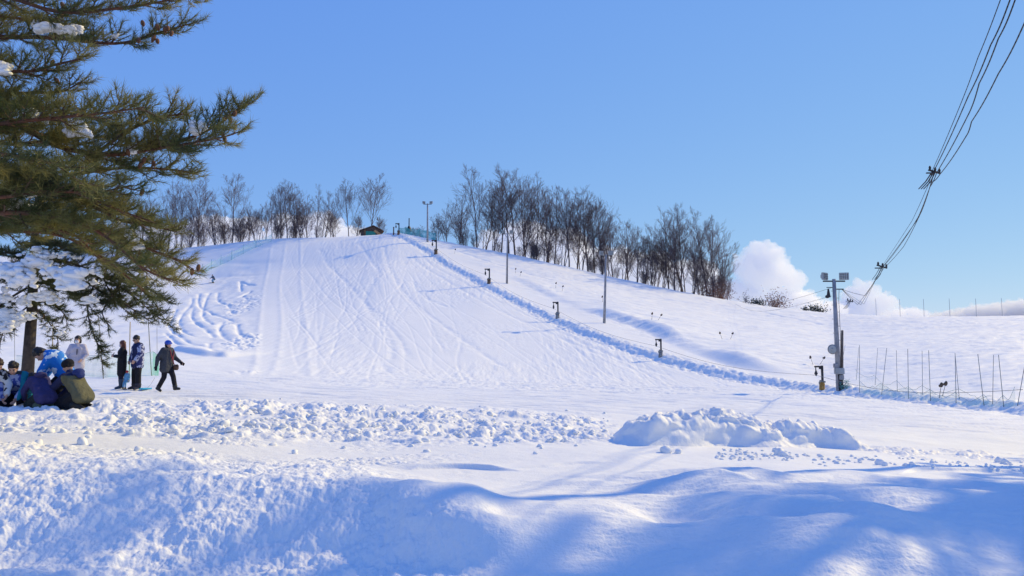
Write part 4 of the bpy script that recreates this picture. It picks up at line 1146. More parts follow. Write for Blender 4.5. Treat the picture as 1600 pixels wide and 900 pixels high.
# near pine: trunk just outside the left edge, limbs reaching into the picture
TA = Vector((-7.7, 8.9, 0)); TA.z = gz(TA.x, TA.y) - 0.2
near = empty('pine_tree', TA, 'big near pine with reddish limbs, cones and snow, filling the upper left corner', 'pine tree')
tt_ = Tubes(14); tt_.path([TA - TA, Vector((0.05, 0, 2.5)), Vector((0.0, 0.05, 5)), Vector((0.1, 0, 7.5)), Vector((0.1, 0.1, 9.5))], 0.30, 0.08); tt_.build('trunk', TBARK, near)
pa = Pine(3, 0.15, 0.115, 40, 0.0058)
def S(u, v): return P(u, v, 8.9)
LA = [
    ([(-285, 120, 8.9), (-100, 66, 9), (60, 58, 9.2), (180, 68, 9.3), (245, 52, 9.3), (293, 38, 9.3)], .05, .55),
    ([(-285, 60, 8.9), (-50, -10, 8.6), (90, 18, 8.5), (190, 12, 8.4), (300, -6, 8.4)], .045, .42),
    ([(-285, 30, 8.9), (-80, 20, 9.4), (40, 30, 9.6), (110, 40, 9.6)], .045, .7),
    ([(-285, 160, 8.9), (-60, 110, 8.4), (40, 112, 8.2), (90, 100, 8.1), (128, 92, 8.1)], .05, .6),
    ([(-285, 200, 8.9), (-80, 150, 9.4), (60, 145, 9.6), (100, 142, 9.6), (125, 128, 9.6)], .045, .5),
    ([(-285, 240, 8.9), (-60, 165, 9), (40, 202, 9.1), (90, 228, 9.1), (150, 240, 9.1), (210, 238, 9.2), (300, 214, 9.2), (345, 192, 9.2), (380, 166, 9.2)], .068, .72),
    ([(150, 240, 9.1), (200, 205, 9.3), (245, 185, 9.3), (285, 178, 9.3)], .025, .5),
    ([(210, 238, 9.2), (290, 225, 8.9), (345, 215, 8.8), (368, 208, 8.8)], .02, .4),
    ([(-285, 250, 8.9), (-40, 200, 8.2), (80, 185, 8.0), (150, 178, 7.9), (225, 168, 7.9)], .045, .6),
    ([(-285, 280, 8.9), (-40, 270, 9.6), (80, 275, 9.8), (200, 262, 9.8), (300, 268, 9.7)], .05, .6),
    ([(-285, 300, 8.9), (-40, 310, 8.3), (60, 300, 8.2), (150, 300, 8.2), (205, 290, 8.2)], .045, .6),
    ([(-285, 310, 8.9), (-40, 300, 9.2), (90, 305, 9.4), (150, 325, 9.4), (185, 345, 9.4), (225, 385, 9.3), (265, 400, 9.2), (298, 418, 9.2)], .055, .55),
    ([(185, 345, 9.4), (230, 352, 9.4), (275, 362, 9.4)], .016, .25),
    ([(-285, 350, 8.9), (-40, 335, 8.5), (60, 335, 8.4), (150, 360, 8.4), (225, 420, 8.4), (278, 440, 8.4)], .05, .5),
    ([(-285, 360, 8.9), (0, 360, 9.3), (100, 370, 9.4), (170, 410, 9.4), (225, 455, 9.4)], .045, .45),
    ([(-285, 330, 8.9), (-60, 350, 8.8), (20, 345, 8.8), (110, 365, 8.8), (150, 400, 8.8)], .04, .5),
    ([(-285, 230, 8.9), (-120, 240, 7.9), (0, 240, 7.6), (80, 255, 7.5), (125, 285, 7.5)], .045, .55),
    ([(-285, 260, 8.9), (-100, 220, 9.8), (20, 225, 10.2), (110, 215, 10.3), (190, 215, 10.3)], .045, .6),
    ([(-285, 210, 8.9), (-80, 180, 8.9), (30, 165, 8.7), (100, 175, 8.7), (160, 190, 8.7)], .04, .55),
    ([(-285, 270, 8.9), (-100, 250, 8.7), (20, 280, 8.5), (110, 300, 8.5), (190, 330, 8.5), (235, 345, 8.5)], .04, .5),
    ([(-285, 290, 8.9), (-100, 285, 10), (20, 330, 10.3), (120, 350, 10.4), (200, 395, 10.4), (250, 430, 10.4)], .04, .5),
]
for pts, r_, L_ in LA:
    pa.limb([P(*q) for q in pts], r_, 0.008, L_, 0.28 if pts[0][0] < -200 else 0.1, 0.085)
rg = random.Random(9)
for k in range(9):       # limbs on the side away from the picture
    a = rg.uniform(2.2, 4.6); z0 = rg.uniform(1.5, 6.5) - 1
    q = Vector((TA.x, TA.y, z0)); e = Vector((math.cos(a), math.sin(a) * 0.8, 0)) * rg.uniform(2.2, 3.4)
    pa.limb([q, q + e * 0.5 + Vector((0, 0, .2)), q + e], .05, .01, .7, .2, .3)
pa.build(near, NEEDLE_A, PBARK)
def snow_on(root, spots, seed, name='snow_load', big=1.0):
    """small drifts lodged on the boughs; each spot (u, v, d, width px, height px, n)"""
    for (u, v, d, wpx, hpx, n) in spots:
        rs = np.random.RandomState(seed); seed += 1; s = d / F; it = []
        c = P(u, v, d)
        for i in range(n * 3):
            a = rs.uniform(-0.5, 0.5); b = rs.uniform(-0.5, 0.5)
            sz = hpx * s * rs.uniform(0.13, 0.34) * (1.1 - abs(a)) * big
            it.append((a * wpx * s, rs.uniform(-0.3, 0.3) * wpx * s * 0.5, b * hpx * s * 0.7 - abs(a) * hpx * s * 0.4 + 0.1 * hpx * s * math.sin(a * 9 + seed), sz * rs.uniform(0.9, 1.7), sz * 1.1, sz * rs.uniform(0.55, 0.9)))
        Vv, Ff = blobs(it, seed, ICO2, ICO2F, 0.6)
        o = mesh_np(name, Vv, Ff, SNOWC, root, True); o.location = c - root.location
snow_on(near, [(75, 42, 8.75, 46, 17, 12), (112, 44, 8.75, 34, 14, 9), (60, 36, 9.0, 12, 14, 4), (5, 104, 8.1, 14, 22, 5), (50, 176, 8.6, 15, 14, 5), (70, 190, 8.6, 8, 8, 3), (118, 200, 8.6, 36, 20, 9), (135, 208, 8.6, 14, 14, 4), (310, 195, 8.9, 10, 24, 6), (306, 220, 9.1, 6, 8, 2),
               (95, 271, 8.4, 5, 6, 2), (190, 352, 9.2, 16, 12, 4), (200, 362, 9.2, 14, 12, 4), (210, 373, 9.2, 14, 12, 4), (219, 384, 9.2, 12, 12, 4), (60, 300, 9.8, 40, 14, 8), (30, 320, 9.8, 40, 16, 8), (205, 233, 9.1, 16, 14, 4), (180, 55, 9.2, 10, 8, 3)], 300, 'snow_load', 1.35)
bm = bmesh.new(); ell(bm, (0, 0, 0), (0.024, 0.024, 0.042)); ell(bm, (0, 0, -0.022), (0.019, 0.019, 0.028))
c0 = bm_obj('pine_cone', bm, CONE, near, True)
CN = [(223, 36), (246, 42), (258, 46), (268, 52), (217, 63), (246, 64), (240, 60), (262, 44), (82, 98), (91, 106), (89, 126), (200, 238), (240, 255), (225, 250), (367, 177), (360, 187), (348, 210), (351, 217), (253, 187), (219, 258), (70, 112), (300, 424), (310, 418), (222, 300), (96, 22), (98, 8)]
for i, (u, v) in enumerate(CN):
    o = c0 if i == 0 else bpy.data.objects.new('pine_cone', c0.data)
    if i: link(o, near)
    o.location = P(u, v, 9.0) - TA; o.rotation_euler = (random.uniform(-.5, .5), random.uniform(-.5, .5), 0)

# middle pine: trunk behind the crouching group, drooping snowy boughs
TB_ = P(42, 600, 19.5); TB_.z = gz(TB_.x, TB_.y) - 0.1
mid = empty('pine_tree', TB_, 'darker pine with straight grey trunk and snow-laden drooping boughs behind the crouching group', 'pine tree')
tt_ = Tubes(16); tt_.path([Vector((0.02, 0, -0.3)), Vector((0, 0, 0.6)), Vector((0.03, 0, 2.2)), Vector((-0.03, 0.05, 4)), Vector((0.0, 0.1, 5.6))], 0.17, 0.07); tt_.build('trunk', TBARK, mid)
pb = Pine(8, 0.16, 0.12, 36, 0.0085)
LB_ = [
    ([(42, 400, 19.5), (100, 408, 19), (160, 430, 18.7), (205, 460, 18.5), (240, 490, 18.5), (266, 508, 18.5)], .04, .45),
    ([(42, 380, 19.5), (110, 385, 18), (180, 410, 17.5), (225, 445, 17.3), (262, 470, 17.2)], .04, .6),
    ([(42, 420, 19.5), (90, 425, 20), (150, 450, 20.4), (190, 480, 20.5), (215, 500, 20.5)], .035, .45),
    ([(185, 400, 18.5), (150, 440, 18.2), (137, 480, 18.1), (145, 520, 18), (160, 550, 18)], .03, .35),
    ([(195, 430, 18.4), (170, 470, 18.1), (160, 490, 18.0), (172, 510, 18.0)], .025, .35),
    ([(160, 430, 18.7), (200, 440, 18.2), (235, 465, 18.1), (250, 488, 18.1)], .02, .45),
    ([(160, 430, 18.7), (175, 460, 18.4), (205, 482, 18.3), (235, 502, 18.3)], .02, .4),
    ([(42, 460, 19.5), (80, 475, 19.0), (100, 490, 18.8), (105, 505, 18.8)], .028, .35),
    ([(42, 470, 19.5), (70, 495, 19.2), (90, 530, 19.1), (88, 560, 19.1)], .02, .35),
    ([(42, 450, 19.5), (10, 470, 19), (-20, 500, 18.8), (-40, 540, 18.8)], .03, .6),
    ([(42, 480, 19.5), (18, 500, 19.4), (5, 520, 19.4), (0, 540, 19.4)], .02, .5),
    ([(42, 430, 19.5), (0, 430, 18.5), (-40, 440, 18), (-80, 460, 18)], .035, .6),
    ([(42, 440, 19.5), (80, 445, 18.8), (120, 460, 18.2), (150, 470, 18)], .03, .55),
    ([(42, 400, 19.5), (10, 395, 18.5), (-30, 400, 18), (-70, 410, 17.6)], .035, .6),
    ([(42, 360, 19.5), (90, 350, 18.8), (150, 365, 18.2), (210, 390, 18), (250, 420, 18)], .035, .6),
    ([(42, 340, 19.5), (20, 330, 18.5), (-30, 340, 18)], .035, .6), ([(42, 330, 19.5), (100, 325, 19), (160, 335, 19), (210, 350, 19)], .035, .6),
    ([(42, 300, 19.5), (90, 290, 19), (140, 300, 19)], .03, .6), ([(42, 320, 19.5), (60, 300, 20.5), (120, 310, 21), (180, 330, 21)], .03, .6),
    ([(42, 420, 19.5), (60, 420, 20.5), (100, 440, 21.2), (130, 470, 21.5)], .03, .6),
    ([(150, 530, 18), (158, 560, 18), (160, 572, 18)], .010, .14),
]
for pts, r_, L_ in LB_:
    pb.limb([P(*q) for q in pts], r_, 0.008, L_, 0.12, 0.10, 0.25)
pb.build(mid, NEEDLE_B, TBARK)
snow_on(mid, [(12, 422, 17.8, 50, 30, 14), (35, 432, 17.8, 40, 26, 12), (55, 410, 18, 50, 26, 12), (90, 424, 17.6, 44, 24, 11), (112, 430, 17.4, 40, 34, 12), (104, 446, 17.4, 30, 20, 8), (66, 462, 18.2, 44, 18, 10), (80, 470, 18.2, 26, 14, 6), (38, 470, 18.6, 20, 16, 6), (6, 462, 18.4, 18, 26, 6),
              (12, 492, 18.5, 44, 26, 12), (40, 492, 18.6, 30, 14, 8), (4, 508, 18.3, 26, 26, 7), (140, 467, 17.8, 26, 16, 8), (148, 440, 17.8, 14, 10, 4), (150, 424, 17.6, 24, 16, 6), (62, 395, 18, 60, 16, 10), (108, 398, 18, 40, 14, 7), (215, 448, 17.2, 18, 8, 4), (220, 500, 18.0, 10, 6, 3), (95, 520, 18.6, 20, 8, 5), (75, 512, 18.6, 20, 8, 4)], 400)

# pines right of the frame, whose shade lies over the foreground bank
def side_pine(x, y, H, rad, z0, seed, label, n=26, space=0.30):
    b = Vector((x, y, gz(x, y) - 0.2)); o = empty('pine_tree', b, label, 'pine tree')
    tb = Tubes(12); tb.path([(0, 0, 0), (0.1, 0, H * 0.4), (0, 0.1, H * 0.8), (0, 0, H)], 0.24, 0.05); tb.build('trunk', TBARK, o)
    p = Pine(seed, 0.30, 0.20, 14, 0.022); rg = random.Random(seed)
    for k in range(n):
        t = (k + rg.random()) / n; z = z0 + (H - z0) * t; a = k * 2.4; L = rad * (1.05 - 0.5 * t) * rg.uniform(0.75, 1.1)
        q = b + Vector((0, 0, z)); e = Vector((math.cos(a), math.sin(a), 0)) * L
        p.limb([q, q + e * 0.5 + Vector((0, 0, .15)), q + e + Vector((0, 0, -.1))], .05, .01, .8, .15, space)
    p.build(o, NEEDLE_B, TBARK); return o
side_pine(13.3, 12.7, 12.8, 2.6, 3.2, 51, 'tall pine standing outside the frame to the right, shading the foreground', 40, 0.24)
side_pine(15.6, 13.0, 11.0, 3.3, 2.2, 52, 'second pine outside the frame, farther to the right', 34, 0.25)
side_pine(13.8, 15.6, 17.5, 2.6, 13.6, 53, 'tall bare-stemmed pine outside the frame, behind the other two', 13, 0.30)

# ------------------------------------------------------------ people
SKIN = new_mat('skin', (0.52, 0.32, 0.24), rough=0.55, vary=0.06, vscale=12)
DARKEYE = new_mat('eye', (0.02, 0.015, 0.015), rough=0.4)
LIP = new_mat('lips', (0.42, 0.16, 0.13), rough=0.5)
HAIR = new_mat('black_hair', (0.014, 0.011, 0.012), rough=0.55, spec=0.4, vary=0.4, vscale=30, bump=0.006, bscale=60)
HAIRB = new_mat('brown_hair', (0.10, 0.030, 0.018), rough=0.5, spec=0.4, vary=0.4, vscale=30, bump=0.006, bscale=60)
def cloth(name, c, **k): return new_mat(name, c, rough=0.8, spec=0.2, vary=k.get('vary', 0.12), vscale=7, bump=k.get('bump', 0.06), bscale=k.get('bs', 7))
BLACKC = cloth('black_cloth', (0.016, 0.016, 0.022)); NAVY = cloth('navy_cloth', (0.020, 0.026, 0.085)); CHAR = cloth('charcoal_cloth', (0.05, 0.055, 0.070))
RUBBER = new_mat('dark_rubber', (0.02, 0.022, 0.026), rough=0.45, vary=0.2)
MASKM = new_mat('white_mask', (0.72, 0.74, 0.80), rough=0.8)

def caps(bm, p, q, r0, r1):
    p = Vector(p); q = Vector(q); n = max(2, int((q - p).length / (0.6 * min(r0, r1)) + 1))
    n = min(n, 26)
    for i in range(n + 1):
        t = i / n; bmesh.ops.create_icosphere(bm, subdivisions=2, radius=r0 + (r1 - r0) * t, matrix=Matrix.Translation(p.lerp(q, t)))
def fuse(name, bm, mats, parent, vox, smooth=4, assign=None):
    me = bpy.data.meshes.new(name); bm.to_mesh(me); bm.free()
    o = bpy.data.objects.new(name, me); SC.collection.objects.link(o)
    m = o.modifiers.new('r', 'REMESH'); m.mode = 'VOXEL'; m.voxel_size = vox
    m = o.modifiers.new('s', 'SMOOTH'); m.iterations = smooth; m.factor = 0.5
    dg = bpy.context.evaluated_depsgraph_get()
    me2 = bpy.data.meshes.new_from_object(o.evaluated_get(dg)); o.modifiers.clear(); o.data = me2; bpy.data.meshes.remove(me)
    me2.materials.clear()
    for m in (mats if isinstance(mats, list) else [mats]): me2.materials.append(m)
    for p in me2.polygons:
        p.use_smooth = True
        if assign: p.material_index = assign(p.center)
    o.parent = parent
    return o

STAND = dict(pelvis=(0, 0, .93), chest=(0, 0, 1.27), neck=(0, 0, 1.42), head=(0, .015, 1.56), shL=(-.17, 0, 1.37), shR=(.17, 0, 1.37), elL=(-.25, -.02, 1.10), elR=(.25, -.02, 1.10), wrL=(-.26, .08, .87), wrR=(.26, .08, .87),
             hiL=(-.09, 0, .90), hiR=(.09, 0, .90), knL=(-.10, .02, .48), knR=(.10, .02, .48), anL=(-.11, 0, .09), anR=(.11, 0, .09), toL=(-.13, .15, .04), toR=(.13, .15, .04))
def person(loc, yaw, label, J=None, k=1.0, look=(0, 1, 0), jacket=BLACKC, trousers=BLACKC, boots=RUBBER, hair=HAIR, hairlen=0, jr=1.0, hem=-0.14, coat=None, mask=False, hand=SKIN, gloves=None, legr=1.0, group=None, jfn=None, trfn=None, boot_top=0.16, handdir=None, hairtop=True):
    j = {a: Vector(b) for a, b in STAND.items()}
    if J:
        for a, b in J.items(): j[a] = Vector(b)
    o = empty('person', loc, label, 'person', group, yaw); o.scale = (k, k, k)
    H = j['head']; L = Vector(look).normalized(); up = Vector((0, 0, 1))
    hz = (j['head'] - j['neck']).normalized(); fwd = (L - hz * L.dot(hz) * 0.6).normalized(); rt_ = fwd.cross(up).normalized(); hup = rt_.cross(fwd).normalized()
    Rm = Matrix((rt_, fwd, hup)).transposed()
    hp = lambda x, y, z: H + Rm @ Vector((x, y, z))
    # body: one continuous surface with face and hands
    bm = bmesh.new()
    ell(bm, H, (.076, .092, .108), Rm.to_euler(), 3)
    ell(bm, hp(0, .03, -.06), (.055, .06, .058), Rm.to_euler(), 3)
    caps(bm, hp(0, .085, -.005), hp(0, .103, -.028), .010, .015)
    for s in (-1, 1):
        ell(bm, hp(s * .077, -.005, -.005), (.012, .02, .032), Rm.to_euler(), 2)
        ell(bm, hp(s * .038, .068, -.035), (.025, .025, .025), None, 2)
    ell(bm, hp(0, .080, .028), (.05, .015, .012), Rm.to_euler(), 2)
    ell(bm, hp(0, .088, -.062), (.024, .012, .010), Rm.to_euler(), 2)
    caps(bm, j['neck'] - Vector((0, 0, .05)), hp(0, -.01, -.06), .055, .05)
    caps(bm, j['pelvis'], j['chest'], .115, .13); caps(bm, j['chest'], j['neck'], .12, .06)
    for s in 'LR':
        caps(bm, j['chest'] + Vector((0, 0, .06)), j['sh' + s], .08, .06)
        caps(bm, j['sh' + s], j['el' + s], .052, .04); caps(bm, j['el' + s], j['wr' + s], .038, .026)
        caps(bm, j['pelvis'], j['hi' + s], .09, .085); caps(bm, j['hi' + s], j['kn' + s], .078, .052); caps(bm, j['kn' + s], j['an' + s], .05, .034); caps(bm, j['an' + s], j['to' + s], .036, .028)
        d = ((handdir or {}).get(s) and Vector(handdir[s]) or (j['wr' + s] - j['el' + s])).normalized(); w = j['wr' + s]
        sx = 1 if s == 'R' else -1
        sd = d.cross(Vector((sx, 0.01, 0))).normalized()         # across the knuckles
        pn = d.cross(sd).normalized()
        if pn.x * sx > 0: pn = -pn
        palm = w + d * .05
        for q in (-.024, 0, .024): caps(bm, w + sd * q * .5, w + d * .085 + sd * q, .020, .015)
        for f, (q, ln) in enumerate(((-.032, .058), (-.011, .072), (.011, .068), (.031, .052))):
            a = w + d * .088 + sd * q; b = a + (d * .9 + pn * .35).normalized() * ln * .55; c = b + (d * .5 + pn * .85).normalized() * ln * .5
            caps(bm, a, b, .0105, .0098); caps(bm, b, c, .0098, .0085)
        fs = sd if (sd.y > 0 or sd.z > 0) else -sd
        a = w + d * .03 + fs * .028; b = a + (fs * .8 + d * .7).normalized() * .035; caps(bm, a, b, .013, .011); caps(bm, b, b + (d * .9 + pn * .4).normalized() * .028, .011, .009)
    def fa(c):
        q = Rm.transposed() @ (c - H)
        if q.y > .055 and abs(q.z - .008) < .011 and .018 < abs(q.x) < .047: return 1
        if q.y > .085 and abs(q.z + .062) < .008 and abs(q.x) < .024: return 2
        return 0
    fuse('body', bm, [SKIN, DARKEYE, LIP], o, .0085, 2, fa)
    # jacket
    bm = bmesh.new(); pe, ch = j['pelvis'], j['chest']; ax = (ch - pe)
    wd = (j['shR'] - j['shL']).normalized()
    for t in np.linspace(0, 1, 7):
        c = pe.lerp(ch, t) + (0 if t else 0) * ax
        rr = (.155 - .012 * math.sin(t * math.pi)) * jr
        for q in (-.07, 0, .07): bmesh.ops.create_icosphere(bm, subdivisions=2, radius=rr, matrix=Matrix.Translation(c + wd * q * jr))
    hemv = pe + ax.normalized() * hem
    for q in (-.09, 0, .09): caps(bm, pe + wd * q * .8, hemv + wd * q, .155 * jr, .145 * jr)
    caps(bm, ch + ax.normalized() * .05, j['neck'] + Vector((0, 0, .0)), .13 * jr, .082)
    for s in 'LR':
        caps(bm, ch + ax.normalized() * .07, j['sh' + s], .105 * jr, .088 * jr)
        caps(bm, j['sh' + s], j['el' + s], .086 * jr, .070 * jr); caps(bm, j['el' + s], j['wr' + s].lerp(j['el' + s], .06), .070 * jr, .052 * jr)
    fuse('jacket', bm, jacket if isinstance(jacket, list) else [jacket], o, .015, 5, jfn)
    # trousers, boots
    bm = bmesh.new()
    caps(bm, pe, pe + Vector((0, 0, -.02)), .13, .13)
    for s in 'LR':
        caps(bm, pe, j['hi' + s], .12, .108 * legr); caps(bm, j['hi' + s], j['kn' + s], .108 * legr, .082 * legr); caps(bm, j['kn' + s], j['an' + s].lerp(j['kn' + s], boot_top), .082 * legr, .072 * legr)
    fuse('trousers', bm, [trousers], o, .014, 5)
    for s in 'LR':
        bm = bmesh.new(); a = j['an' + s]; t_ = j['to' + s]; up_ = (j['kn' + s] - a)
        caps(bm, a - (t_ - a).normalized() * .03, t_, .058, .045); caps(bm, a, a + up_ * (boot_top + .04), .058, .078 * max(1, legr))
        fuse('boot', bm, boots if isinstance(boots, list) else [boots], o, .012, 3)
        if gloves:
            bm = bmesh.new(); d = ((handdir or {}).get(s) and Vector(handdir[s]) or (j['wr' + s] - j['el' + s])).normalized()
            w_ = j['wr' + s]; caps(bm, w_ - d * .03, w_ + d * .09, .042, .046)
            sd = d.cross(Vector((1, 0.01, 0))).normalized()
            for q in (-.033, -.011, .011, .033): caps(bm, w_ + d * .09 + sd * q, w_ + d * .16 + sd * q * 1.15 + Vector((0, .012, 0)), .018, .015)
            caps(bm, w_ + d * .03 + sd * .04, w_ + d * .09 + sd * .07, .018, .015)
            fuse('glove', bm, [gloves], o, .009, 2)
    if hair:
        bm = bmesh.new(); rgh = random.Random(int(label.__len__() * 7))
        ell(bm, hp(0, -.020, .028), (.090, .098, .100), Rm.to_euler(), 3)
        ell(bm, hp(0, .035, .068), (.070, .055, .045), Rm.to_euler(), 3)
        for k_ in range(26):
            a = rgh.uniform(0, 6.28); e = rgh.uniform(.1, 1.4); q = Vector((math.cos(a) * math.cos(e) * .086, -.02 + math.sin(a) * math.cos(e) * .096, .03 + math.sin(e) * .100))
            if q.y > .05 and q.z < .05: continue
            ell(bm, hp(*q), (.022, .022, .022), None, 1)
        if hairlen:
            for s in (-1, 1): caps(bm, hp(s * .075, -.02, 0), hp(s * .08, -.01, -hairlen), .035, .03)
            for q in (-.04, 0, .04): caps(bm, hp(q, -.07, 0), hp(q * 1.3, -.075, -hairlen), .045, .035)
        fuse('hair', bm, [hair], o, .011, 2)
    if mask:
        bm = bmesh.new(); ell(bm, hp(0, .066, -.045), (.062, .046, .055), Rm.to_euler(), 3); fuse('face_mask', bm, [MASKM], o, .009, 2)
    o['hp'] = 0; del o['hp']
    return o, hp, Rm
def yawto(dx, dy): return math.atan2(-dx, dy)      # local +Y turned towards (dx, dy)
def foot(u, v, d=None):
    p = at(u, v, 9.0 if d is None else d)
    return p
HATB = new_mat('blue_helmet', (0.012, 0.06, 0.42), rough=0.35, spec=0.5, vary=0.15)
GR = 'people standing on the flat'

# walking man with blue helmet
p = foot(259, 612, 16)
man, hp, Rm = person(p, yawto(1, -0.35), 'person in blue helmet, dark grey ski jacket and black trousers walking with a brown bag', dict(
    head=(0, .03, 1.56), chest=(0, .02, 1.28), hiL=(-.08, 0, .90), knL=(-.09, .20, .50), anL=(-.10, .30, .10), toL=(-.11, .45, .10), hiR=(.08, 0, .90), knR=(.10, .0, .48), anR=(.10, -.24, .10), toR=(.11, -.12, .04),
    elL=(-.27, .08, 1.12), wrL=(-.30, .28, .98), elR=(.30, -.10, 1.12), wrR=(.33, -.12, .86)), .95, (0.1, 1, .15), CHAR, BLACKC, RUBBER, None, jr=1.12, hem=-.18, gloves=BLACKC, legr=1.05)
bm = bmesh.new(); ell(bm, hp(0, -.012, .045), (.108, .122, .098), Rm.to_euler(), 3); ell(bm, hp(0, .07, .06), (.07, .06, .045), Rm.to_euler(), 2); fuse('helmet', bm, [HATB], man, .011, 2)
bm = bmesh.new(); caps(bm, hp(-.06, .085, .045), hp(.06, .085, .045), .028, .028); fuse('goggles', bm, [new_mat('goggle_blue', (0.02, 0.10, 0.6), rough=0.25, spec=.6)], man, .009, 1)
bm = bmesh.new()
for s in (-1, 1): caps(bm, hp(s * .085, -.02, 0), hp(s * .06, .02, -.11), .026, .03)
ell(bm, hp(0, -.06, -.04), (.08, .06, .09), None, 2); caps(bm, hp(-.06, .0, -.14), hp(.06, .0, -.14), .06, .06); fuse('neck_warmer', bm, [BLACKC], man, .011, 3)
bm = bmesh.new(); caps(bm, (-.10, .19, 1.36), (-.02, .215, 1.05), .016, .02); caps(bm, (.08, .19, 1.36), (-.02, .215, 1.05), .016, .02); caps(bm, (-.02, .215, 1.05), (-.1, .22, .9), .02, .012); fuse('lanyard', bm, [new_mat('dark_red_strap', (0.22, 0.03, 0.05), rough=.7)], man, .009, 2)
bm = bmesh.new(); bx(bm, (-.20, .20, .80), (.20, .11, .19)); bm_obj('bag', bm, new_mat('brown_bag', (0.10, 0.055, 0.035), rough=.7, vary=.3, vscale=15), man, True, bevel=0.03)

# couple: woman in black coat, man in camouflage jacket
p = foot(189, 608, 16)
wom, hp, Rm = person(p, yawto(-1, -0.35), 'person with long reddish-brown hair and white mask in a long black coat and rubber boots', dict(
    elL=(-.23, .06, 1.13), wrL=(-.12, .24, 1.14), elR=(.23, .06, 1.13), wrR=(.12, .24, 1.16)), 0.93, (0.1, 1, -.05), BLACKC, cloth('dark_navy_jeans', (0.018, 0.02, 0.045)), new_mat('blue_grey_boots', (0.04, 0.06, 0.09), rough=.5, vary=.2), HAIRB, .20, 1.0, -.38, mask=True, boot_top=.55)
bm = bmesh.new(); bx(bm, (0, .29, 1.20), (.09, .015, .15), Euler((0.5, 0, 0))); bm_obj('phone', bm, RUBBER, wom)
CAMO = pattern_mat('camouflage_cloth', (0.42, 0.45, 0.62), (0.03, 0.04, 0.16), 10.5, 0.5, 0.015)
p = foot(213, 609, 16)
camo, hp, Rm = person(p, yawto(-0.75, -0.8), 'person in white and navy camouflage jacket and dark glasses, looking down', dict(
    head=(0, .06, 1.56), elL=(-.28, .04, 1.12), wrL=(-.22, .16, .92), elR=(.28, .04, 1.12), wrR=(.22, .14, .90), anL=(-.15, 0, .09), anR=(.16, 0, .09), knL=(-.13, .02, .48), knR=(.13, .02, .48), toL=(-.19, .14, .04), toR=(.20, .14, .04)), 1.04, (-.05, 1, -.35),
    [CAMO, NAVY], BLACKC, new_mat('dark_snow_boots', (0.03, 0.03, 0.05), rough=.6), HAIR, 0, 1.12, -.16, legr=1.2, jfn=lambda c: 1 if (c.x < .04 and c.y > -0.02 and abs(c.x) < .2) or c.z > 1.42 else 0)
bm = bmesh.new()
for s in (-1, 1): ell(bm, hp(s * .036, .092, .008), (.030, .012, .020), Rm.to_euler(), 2)
caps(bm, hp(-.08, .04, .012), hp(-.06, .09, .012), .006, .006); caps(bm, hp(.08, .04, .012), hp(.06, .09, .012), .006, .006); caps(bm, hp(-.03, .098, .012), hp(.03, .098, .012), .006, .006)
fuse('glasses', bm, [RUBBER], camo, .006, 1)

# toddler between them
p = foot(200, 608, 16) + Vector((0, -.1, 0)); p.z = gz(p.x, p.y)
LB = cloth('light_blue_snowsuit', (0.16, 0.40, 0.62))
tod, hp, Rm = person(p, yawto(-.3, -1), 'small child in red cap and light blue snowsuit behind the standing couple', dict(
    knL=(-.10, .25, .62), knR=(.10, .25, .62), anL=(-.12, .3, .1), anR=(.12, .3, .1)), .36, (0, 1, -.1), LB, LB, RUBBER, None, jr=1.2)
bm = bmesh.new(); ell(bm, hp(0, -.02, .04), (.11, .125, .11), Rm.to_euler(), 3); ell(bm, hp(0, 0, .15), (.035, .035, .035), None, 2); fuse('cap', bm, [new_mat('red_knit', (0.55, 0.03, 0.03), rough=.8)], tod, .012, 2)

# woman in pale grey jacket behind the crouching group
p = foot(118, 612, 16)
PALE = cloth('pale_lilac_cloth', (0.50, 0.47, 0.55), vary=.06)
gry, hp, Rm = person(p, yawto(.15, -1), 'person with short dark hair and white mask in a pale grey-lilac jacket, facing the camera', dict(
    elL=(-.28, .02, 1.12), wrL=(-.20, .14, .98), elR=(.28, .02, 1.12), wrR=(.20, .14, .98)), 1.0, (0, 1, 0), PALE, PALE, RUBBER, HAIR, .07, 0.97, -.16, mask=True)
bm = bmesh.new(); bx(bm, (-.05, .172, 1.20), (.022, .012, .17)); bm_obj('pocket_zip', bm, RUBBER, gry)

# crouching group in the churned snow
def crouch(u, v, d, **k):
    p = P(u, v, d); p.z = gz(p.x, p.y); return p
KN = dict(pelvis=(0, -.08, .32), chest=(0, .16, .56), neck=(0, .28, .68), head=(0, .36, .78), shL=(-.15, .20, .63), shR=(.15, .20, .63), elL=(-.21, .36, .40), elR=(.21, .36, .40), wrL=(-.12, .50, .22), wrR=(.12, .50, .22),
          hiL=(-.09, -.06, .30), hiR=(.09, -.06, .30), knL=(-.14, .30, .12), knR=(.14, .30, .12), anL=(-.12, -.12, .09), anR=(.12, -.12, .09), toL=(-.13, -.26, .04), toR=(.13, -.26, .04))
OLIVE = cloth('olive_cloth', (0.13, 0.125, 0.075)); NAVB = cloth('blue_hood_cloth', (0.025, 0.04, 0.16)); PURP = cloth('indigo_cloth', (0.045, 0.042, 0.135))
